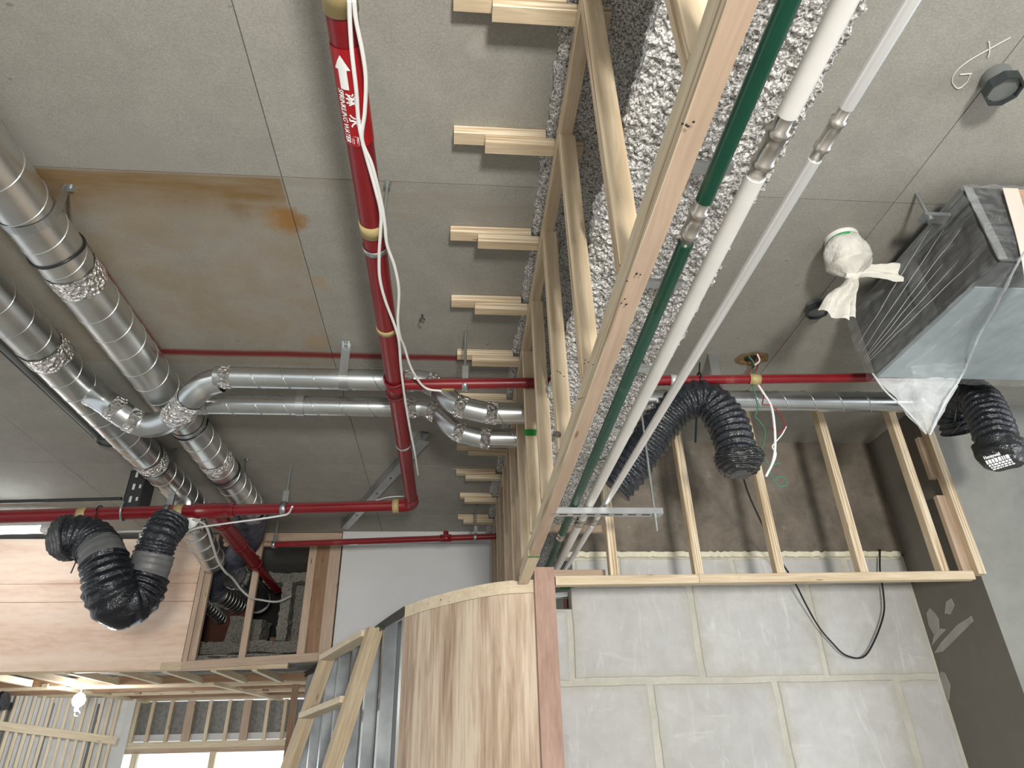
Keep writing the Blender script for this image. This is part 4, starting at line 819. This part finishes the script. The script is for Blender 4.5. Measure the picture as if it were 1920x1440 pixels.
# ================================================================== WRAPPED FAN UNIT
ac = thing('fan_coil_unit', (2.2, 1.9, 3.0), 'grey boxed air-conditioning unit hung from the ceiling at right', 'air conditioner')
AX, AY0, AY1, AZ0, AZ1 = 1.70, 1.535, 2.26, 3.017, 3.33; AXR = 2.75
box('casing', (AX+.004, AY0+.004, AZ0+.004), (AXR, AY1, AZ1), 'sheet_grey', ac)
box('side_panel', (AX, AY0+.30, AZ0+.01), (AX+.004, AY1-.01, AZ1-.01), 'sheet_grey', ac); box('dark_side_panel', (AX-.001, AY0, AZ0), (AX+.004, AY0+.30, AZ1-.05), 'sheet_dark', ac)
box('top_flange', (AX-.012, AY0, AZ1-.012), (AX+.02, AY1, AZ1), 'tin_grey', ac); box('corner_angle', (AX-.002, AY0-.003, AZ0), (AX+.03, AY0+.001, AZ1), 'tin_grey', ac)
box('end_plate', (AX+.03, AY0-.002, AZ0), (AX+.13, AY0+.002, AZ1), 'sheet_dark', ac); box('outlet_rim', (AX+.13, AY0-.006, AZ0+.06), (AX+.142, AY0+.002, AZ1-.02), 'tin_grey', ac)
box('packing_card', (AX+.142, AY0-.004, AZ0+.10), (AXR, AY0+.002, AZ1), 'cardboard', ac); box('dark_outlet', (AX+.142, AY0-.003, AZ0+.02), (AXR, AY0+.003, AZ0+.10), 'sheet_dark', ac)
box('insulated_base', (AX+.01, AY0+.13, AZ0-.010), (AXR, AY1-.003, AZ0+.004), 'foam_board', ac); box('base_lip', (AX+.005, AY0, AZ0-.006), (AXR, AY0+.13, AZ0+.004), 'sheet_grey', ac)
c = V((AX+.09, AY0+.06, AZ0-.0065)); cyl('drain_hole', c, c+V((0, 0, .004)), .018, 'ink_and_hole_black', ac, 14)
for y, z in ((1.62, 3.28), (1.60, 3.08), (1.98, 3.29), (2.18, 3.1)): cyl('screw', (AX-.004, y, z), (AX+.002, y, z), .006, 'dark_steel', ac, 8)
mesh('panel_crease', [V((AX-.0015, 1.92, 3.12)), V((AX-.0015, 1.935, 3.12)), V((AX-.0015, 1.935, 3.22)), V((AX-.0015, 1.92, 3.22))], [(0, 1, 2, 3)], 'sheet_dark', ac)
c = at(1718, 362, z=ZC); cyl('threaded_rod', (c.x, c.y, ZC), (c.x+.01, c.y, 3.28), .006, 'rod_zinc', ac, 8); box('lug', (c.x-.02, c.y-.02, 3.285), (AX, c.y+.02, 3.30), 'tin_grey', ac); cyl('nut', (c.x+.01, c.y, 3.275), (c.x+.01, c.y, 3.285), .014, 'rod_zinc', ac, 6)
pf = thing('plastic_sheet', (2.0, 1.9, 2.9), 'clear crinkled plastic film draped round the ceiling unit with a hanging corner', 'plastic film')
def filmgrid(name, P00, P10, P11, P01, nu, nv, amp, mat, f=9, dirn=None):
    vs, fs = [], []; n0 = dirn or (P10-P00).cross(P01-P00).normalized()
    for i in range(nu+1):
        for j in range(nv+1):
            u, v = i/nu, j/nv; p = (P00*(1-u)+P10*u)*(1-v)+(P01*(1-u)+P11*u)*v
            vs.append(p+n0*amp*(noise.noise(V((p.x*f*1.8+p.y*f*.8, p.y*f*.5-p.z*f, p.z*f*.6)))+.5*noise.noise(p*f*3.1)))
    return mesh(name, vs, [(i*(nv+1)+j, (i+1)*(nv+1)+j, (i+1)*(nv+1)+j+1, i*(nv+1)+j+1) for i in range(nu) for j in range(nv)], mat, pf, True)
filmgrid('side_film', V((AX-.02, AY0-.01, AZ1-.02)), V((AX-.022, AY1+.03, AZ1-.03)), V((AX-.025, AY1+.02, AZ0-.02)), V((AX-.02, AY0-.01, AZ0-.02)), 60, 30, .012, 'film')
filmgrid('base_film', V((AX-.025, AY0-.01, AZ0-.022)), V((AX-.025, AY1+.02, AZ0-.022)), V((2.7, AY1+.02, AZ0-.03)), V((2.7, AY0+.0, AZ0-.03)), 60, 60, .008, 'film')
filmgrid('end_film', V((AX-.02, AY0-.018, AZ1-.01)), V((AX-.02, AY0-.018, AZ0-.02)), V((2.1, AY0-.025, AZ0-.02)), V((2.1, AY0-.03, AZ1+.01)), 30, 40, .014, 'film')
for k, (za, zb_) in enumerate(((3.06, 3.06), (3.07, 3.10), (3.08, 3.14), (3.09, 3.19), (3.12, 3.24), (3.16, 3.29))):
    q0, q1 = V((AX-.034, AY1-.02, za)), V((AX-.03, AY0+.05+.06*(k % 3), zb_)); tube('wrinkle', [q0.lerp(q1, f_/12)+V((0, 0, .006*noise.noise((k, f_*.4, 0)))) for f_ in range(13)], [.0004+.0010*math.sin(PI*f_/12) for f_ in range(13)], 'film_thick', pf, 6)
# hanging corner: a folded double flap
def flap(pts, mat):
    vs = []; rows = []; n = 16
    (a0, a1), (b0_, b1_) = pts[:2], pts[2:]
    for i in range(n+1):
        u = i/n; l = a0.lerp(b0_, u); r = a1.lerp(b1_, u)
        for j in range(n+1):
            p = l.lerp(r, j/n); vs.append(p+V((0, .02*noise.noise(p*13)+.012*noise.noise(p*31), 0)))
    return mesh('hanging_corner', vs, [(i*(n+1)+j, i*(n+1)+j+1, (i+1)*(n+1)+j+1, (i+1)*(n+1)+j) for i in range(n) for j in range(n)], mat, pf, True)
flap([at(1636, 700, y=2.27), at(1812, 690, y=2.24), at(1732, 812, y=2.30), at(1748, 812, y=2.26)], 'film_thick')
flap([at(1700, 660, y=2.15), at(1830, 655, y=2.10), at(1738, 806, y=2.25), at(1748, 806, y=2.24)], 'film')
fold = [at(1743, 815, y=2.255), at(1775, 748, y=2.22), at(1806, 700, y=2.2), at(1830, 640, z=AZ0-.035), at(1868, 570, z=AZ0-.035), at(1905, 500, z=AZ0-.035), at(1935, 450, z=AZ0-.03)]
tube('gathered_fold', catmull(fold, 10), .008, 'film_thick', pf, 8, True, True, lambda i, a, p: .0042+.004*noise.noise(p*40+V((a, 0, 0))))
edge = [at(1636, 700, y=2.262), at(1660, 733, y=2.268), at(1695, 765, y=2.278), at(1722, 795, y=2.29), at(1737, 814, y=2.29)]
tube('hem', catmull(edge, 8), .004, 'film_thick', pf, 6)
tapest = [at(1880, 352, y=1.50), at(1905, 440, y=1.50), at(1918, 500, y=1.505), at(1925, 560, y=1.51)]
P = catmull(tapest, 8); mesh('sealing_tape', [q+d_ for q in P for d_ in (V((-.0, 0, 0)), V((.055, 0, 0)), V((.055, .002, 0)), V((0, .002, 0)))], [(4*i+k, 4*i+(k+1) % 4, 4*i+4+(k+1) % 4, 4*i+4+k) for i in range(len(P)-1) for k in range(4)], 'tape_cream', pf)

# ================================================================== CABLES
zc = ZM-RM-.008
def pxc(name, label, pts, r, mat, z=None, y=None, n=8):
    path = [at(p[0], p[1], z=(p[2] if len(p) > 2 else z)) if y is None else at(p[0], p[1], y=(p[2] if len(p) > 2 else y)) for p in pts]
    return tag(cable(name, path, r, mat, None, n), label, 'cable')
pxc('cable', 'white flat cable on the red main ending at the far elbow', [(655, 2), (656, 40), (660, 100), (668, 170), (672, 225), (680, 268), (690, 305), (704, 355), (714, 400), (713, 440), (711, 475), (712, 520), (722, 562), (740, 610), (748, 640), (752, 690), (759, 745), (768, 800), (778, 850), (784, 890, 3.11)], .0052, 'cable_white', zc)
pxc('cable', 'white cable leaving the red main towards the small branch pipe', [(664, 2), (668, 40), (680, 100), (686, 150), (684, 210), (679, 262), (696, 305), (707, 345), (717, 390), (722, 425), (726, 460), (740, 500), (748, 545), (746, 600), (750, 630), (758, 650, 3.09), (772, 692, 3.095), (796, 726, 3.095), (828, 733, 3.10)], .0052, 'cable_white', zc)
pxc('cable', 'white cable slung below the red cross pipe', [(548, 950), (540, 963), (520, 968), (480, 974), (420, 982), (370, 990), (335, 1003), (300, 1011), (288, 1004), (292, 996)], .006, 'cable_white', z=3.03)
pxc('cable', 'grey cable with joint running behind the looped black hose', [(335, 990), (328, 1008), (305, 1003), (285, 997), (250, 996), (212, 997), (192, 993)], .008, 'cable_grey', z=3.02)
pxc('cable', 'white cable dropping into the service opening', [(362, 974, 4.2), (385, 985, 4.3), (398, 1020, 4.5), (408, 1050, 4.7), (422, 1072, 4.9), (436, 1084, 5.1), (452, 1105, 5.3), (470, 1120, 5.4), (490, 1125, 5.5), (520, 1128, 5.6), (545, 1118, 5.7)], .008, 'cable_grey', y=4.2)
pxc('cable', 'thin white cable lying behind the red elbow', [(705, 938), (730, 932), (760, 931), (785, 935)], .003, 'cable_white', z=3.18)
pxc('cable', 'black cable looping down in front of the block wall', [(1392, 890, 3.0), (1405, 930, 3.1), (1430, 985, 3.3), (1460, 1045, 3.5), (1490, 1092, 3.6), (1512, 1135, 3.66), (1535, 1175, 3.7), (1560, 1205, 3.7), (1585, 1228, 3.7), (1618, 1232, 3.7), (1640, 1200, 3.7), (1657, 1150, 3.7), (1656, 1110, 3.7), (1650, 1070, 3.7), (1650, 1030, 3.72)], .0048, 'cable_black', y=3.6)
for lab_, mt_, r_, pts in (('thick white cable hanging from the taped red branch', 'cable_white', .006, [(1418, 716), (1432, 738), (1446, 762), (1452, 800), (1453, 840), (1448, 868), (1440, 885), (1436, 893)]),
                           ('thin grey-green wire hanging left of the thick white cable', 'cable_green', .003, [(1411, 720), (1417, 745), (1421, 765), (1416, 780), (1424, 790), (1434, 805), (1432, 830), (1427, 845), (1434, 862), (1442, 872)]),
                           ('dark red wire curling right of the thick white cable', 'cable_red', .003, [(1424, 718), (1432, 740), (1430, 758), (1445, 760), (1462, 775), (1471, 795), (1470, 805), (1456, 812), (1447, 800)]),
                           ('pale wire with stripped end beside the hanging cables', 'cable_white', .003, [(1474, 800), (1466, 815), (1455, 828), (1448, 838), (1455, 850), (1450, 868), (1443, 880)]),
                           ('green wire loop at the foot of the hanging cables', 'cable_green', .003, [(1462, 868), (1450, 872), (1444, 885), (1450, 900), (1462, 912), (1474, 908), (1472, 898), (1462, 894), (1452, 896)])):
    pxc('cable', lab_, pts, r_, mt_, y=2.56, n=6)

# ================================================================== LEANING TIMBER LADDER FRAME
ld = thing('timber_ladder', (-1.1, 4.4, 0), 'home-made timber ladder frame leaning on the metal-stud partition', 'ladder')
tR, tL = at(697, 1178, z=2.40), at(610, 1228, z=2.36); wd_ = (tL-tR); wd_.z = 0; wl_ = wd_.length; wd_.normalize(); out = V((-wd_.y, wd_.x, 0)); out = out if out.x < 0 else -out
foot = out*.62
fR = V((tR.x, tR.y, 0))+foot; fL = V((tL.x, tL.y, 0))+foot
for a_, b_ in ((tR, fR), (tL, fL)):
    strip('stile', a_, b_, .045, .07, 'pine', ld, out); strip('stile', a_-out*.046+wd_*.01, b_-out*.046+wd_*.01, .045, .07, 'pine', ld, out)
for f_ in (.01, .16, .38, .6, .8):
    strip('rung', tR.lerp(fR, f_)+wd_*.035, tL.lerp(fL, f_)-wd_*.035, .09, .035, 'pine_pale', ld, out)
p = tR-out*.05; box('green_paint_mark', (p.x-.03, p.y-.03, p.z), (p.x+.03, p.y+.03, p.z+.006), 'green_mark', ld)

# ================================================================== LAMPS
tl = thing('tube_lamp', at(40, 1000, y=5.2), 'glowing white tube lamp under the ceiling at the left edge', 'lamp')
c0, c1 = at(-200, 998, y=4.95), at(84, 992, y=4.95)
strip('housing', c0+V((0, 0, .035)), c1+V((.04, 0, .035)), .05, .03, 'white_paint', tl, (0, 1, 0)); cyl('tube', c0-V((0, 0, .012)), c1-V((0, 0, .012)), .018, 'lamp_glow', tl, 16); box('end_cap', tuple(c1+V((-.01, -.04, -.03))), tuple(c1+V((.05, .04, .02))), 'white_paint', tl)
bl = thing('bulb', at(148, 1312, y=6.5), 'bare lit bulb hanging below the soffit grid', 'lamp'); c = bl.location.copy()
tube('globe', [c+V((0, 0, z)) for z in (-.055, -.05, -.03, 0, .03, .05)], [.008, .026, .045, .05, .04, .02], 'bulb_glow', bl, 20); cyl('flex_cord', c+V((0, 0, .05)), (c.x, c.y, ZG+.02), .004, 'cable_white', bl, 6); tube('lamp_holder', [c+V((0, 0, -.09)), c+V((0, 0, -.055))], .016, 'white_paint', bl, 12); tube('hook', [c+V((.015+.02*math.cos(a*PI/6), 0, -.105+.02*math.sin(a*PI/6))) for a in range(11)], .004, 'white_paint', bl, 6)
l = bpy.data.lights.new('bulb_light', 'POINT'); l.energy = 16; l.shadow_soft_size = .06; l.color = (.95, .98, 1); lo = bpy.data.objects.new('bulb_light', l); C.objects.link(lo); lo.location = c+V((0, -.09, 0))
fx = thing('flexible_duct', at(0, 1318, y=6.6), 'end of a black hose at the left edge below the soffit grid', 'duct', 'flexible ducts'); flex('hose', [at(-40, 1322, y=6.6), at(-15, 1318, y=6.6), at(10, 1314, y=6.6)], .075, 'flex_black', fx, .03, .012)

# ================================================================== SMALL MARKS AND FIXINGS
def chalk(pts, r=.0022):
    return tube('chalk_mark', catmull([at(a_, b_, z=ZC-.002) for a_, b_ in pts], 6), r, 'chalk', slab, 5)
chalk([(1895, 70), (1862, 88), (1815, 115), (1792, 135), (1785, 152), (1796, 166), (1812, 155), (1820, 138)]); chalk([(1854, 78), (1855, 95), (1852, 108)]); chalk([(1800, 140), (1822, 138)])
chalk([(848, 880), (862, 878), (860, 890), (856, 898)]); chalk([(868, 878), (878, 880), (876, 890), (864, 892)])
hk = thing('ceiling_hook', at(792, 590, z=ZC), 'tiny steel hook screwed into the ceiling right of the red main', 'hook'); c = hk.location.copy()
cyl('shank', c, c-V((0, 0, .02)), .004, 'dark_steel', hk, 8); tube('loop', [c+V((.011*math.cos(a*PI/6), 0, -.03+.011*math.sin(a*PI/6))) for a in range(11)], .003, 'dark_steel', hk, 6)
ps = thing('wall_head_bracket', (.6, 3.9, 2.45), 'grey steel bracket in the notch at the top left of the block wall', 'bracket')
a_, b_ = at(1028, 1118, y=3.9), at(1078, 1114, y=3.9); strip('rail', a_, b_, .03, .03, 'strut_steel', ps, (0, 0, 1)); strip('green_sleeve', at(1050, 1100, y=3.95), at(1078, 1099, y=3.95), .03, .03, 'green_mark', ps, (0, 0, 1))
box('web_plate', (b_.x-.01, 3.88, b_.z-.10), (b_.x+.03, 3.92, b_.z+.06), 'tin_grey', ps); box('rusty_plate', (b_.x-.06, 3.93, b_.z-.07), (b_.x-.01, 3.95, b_.z-.02), 'rust_brown', ps)
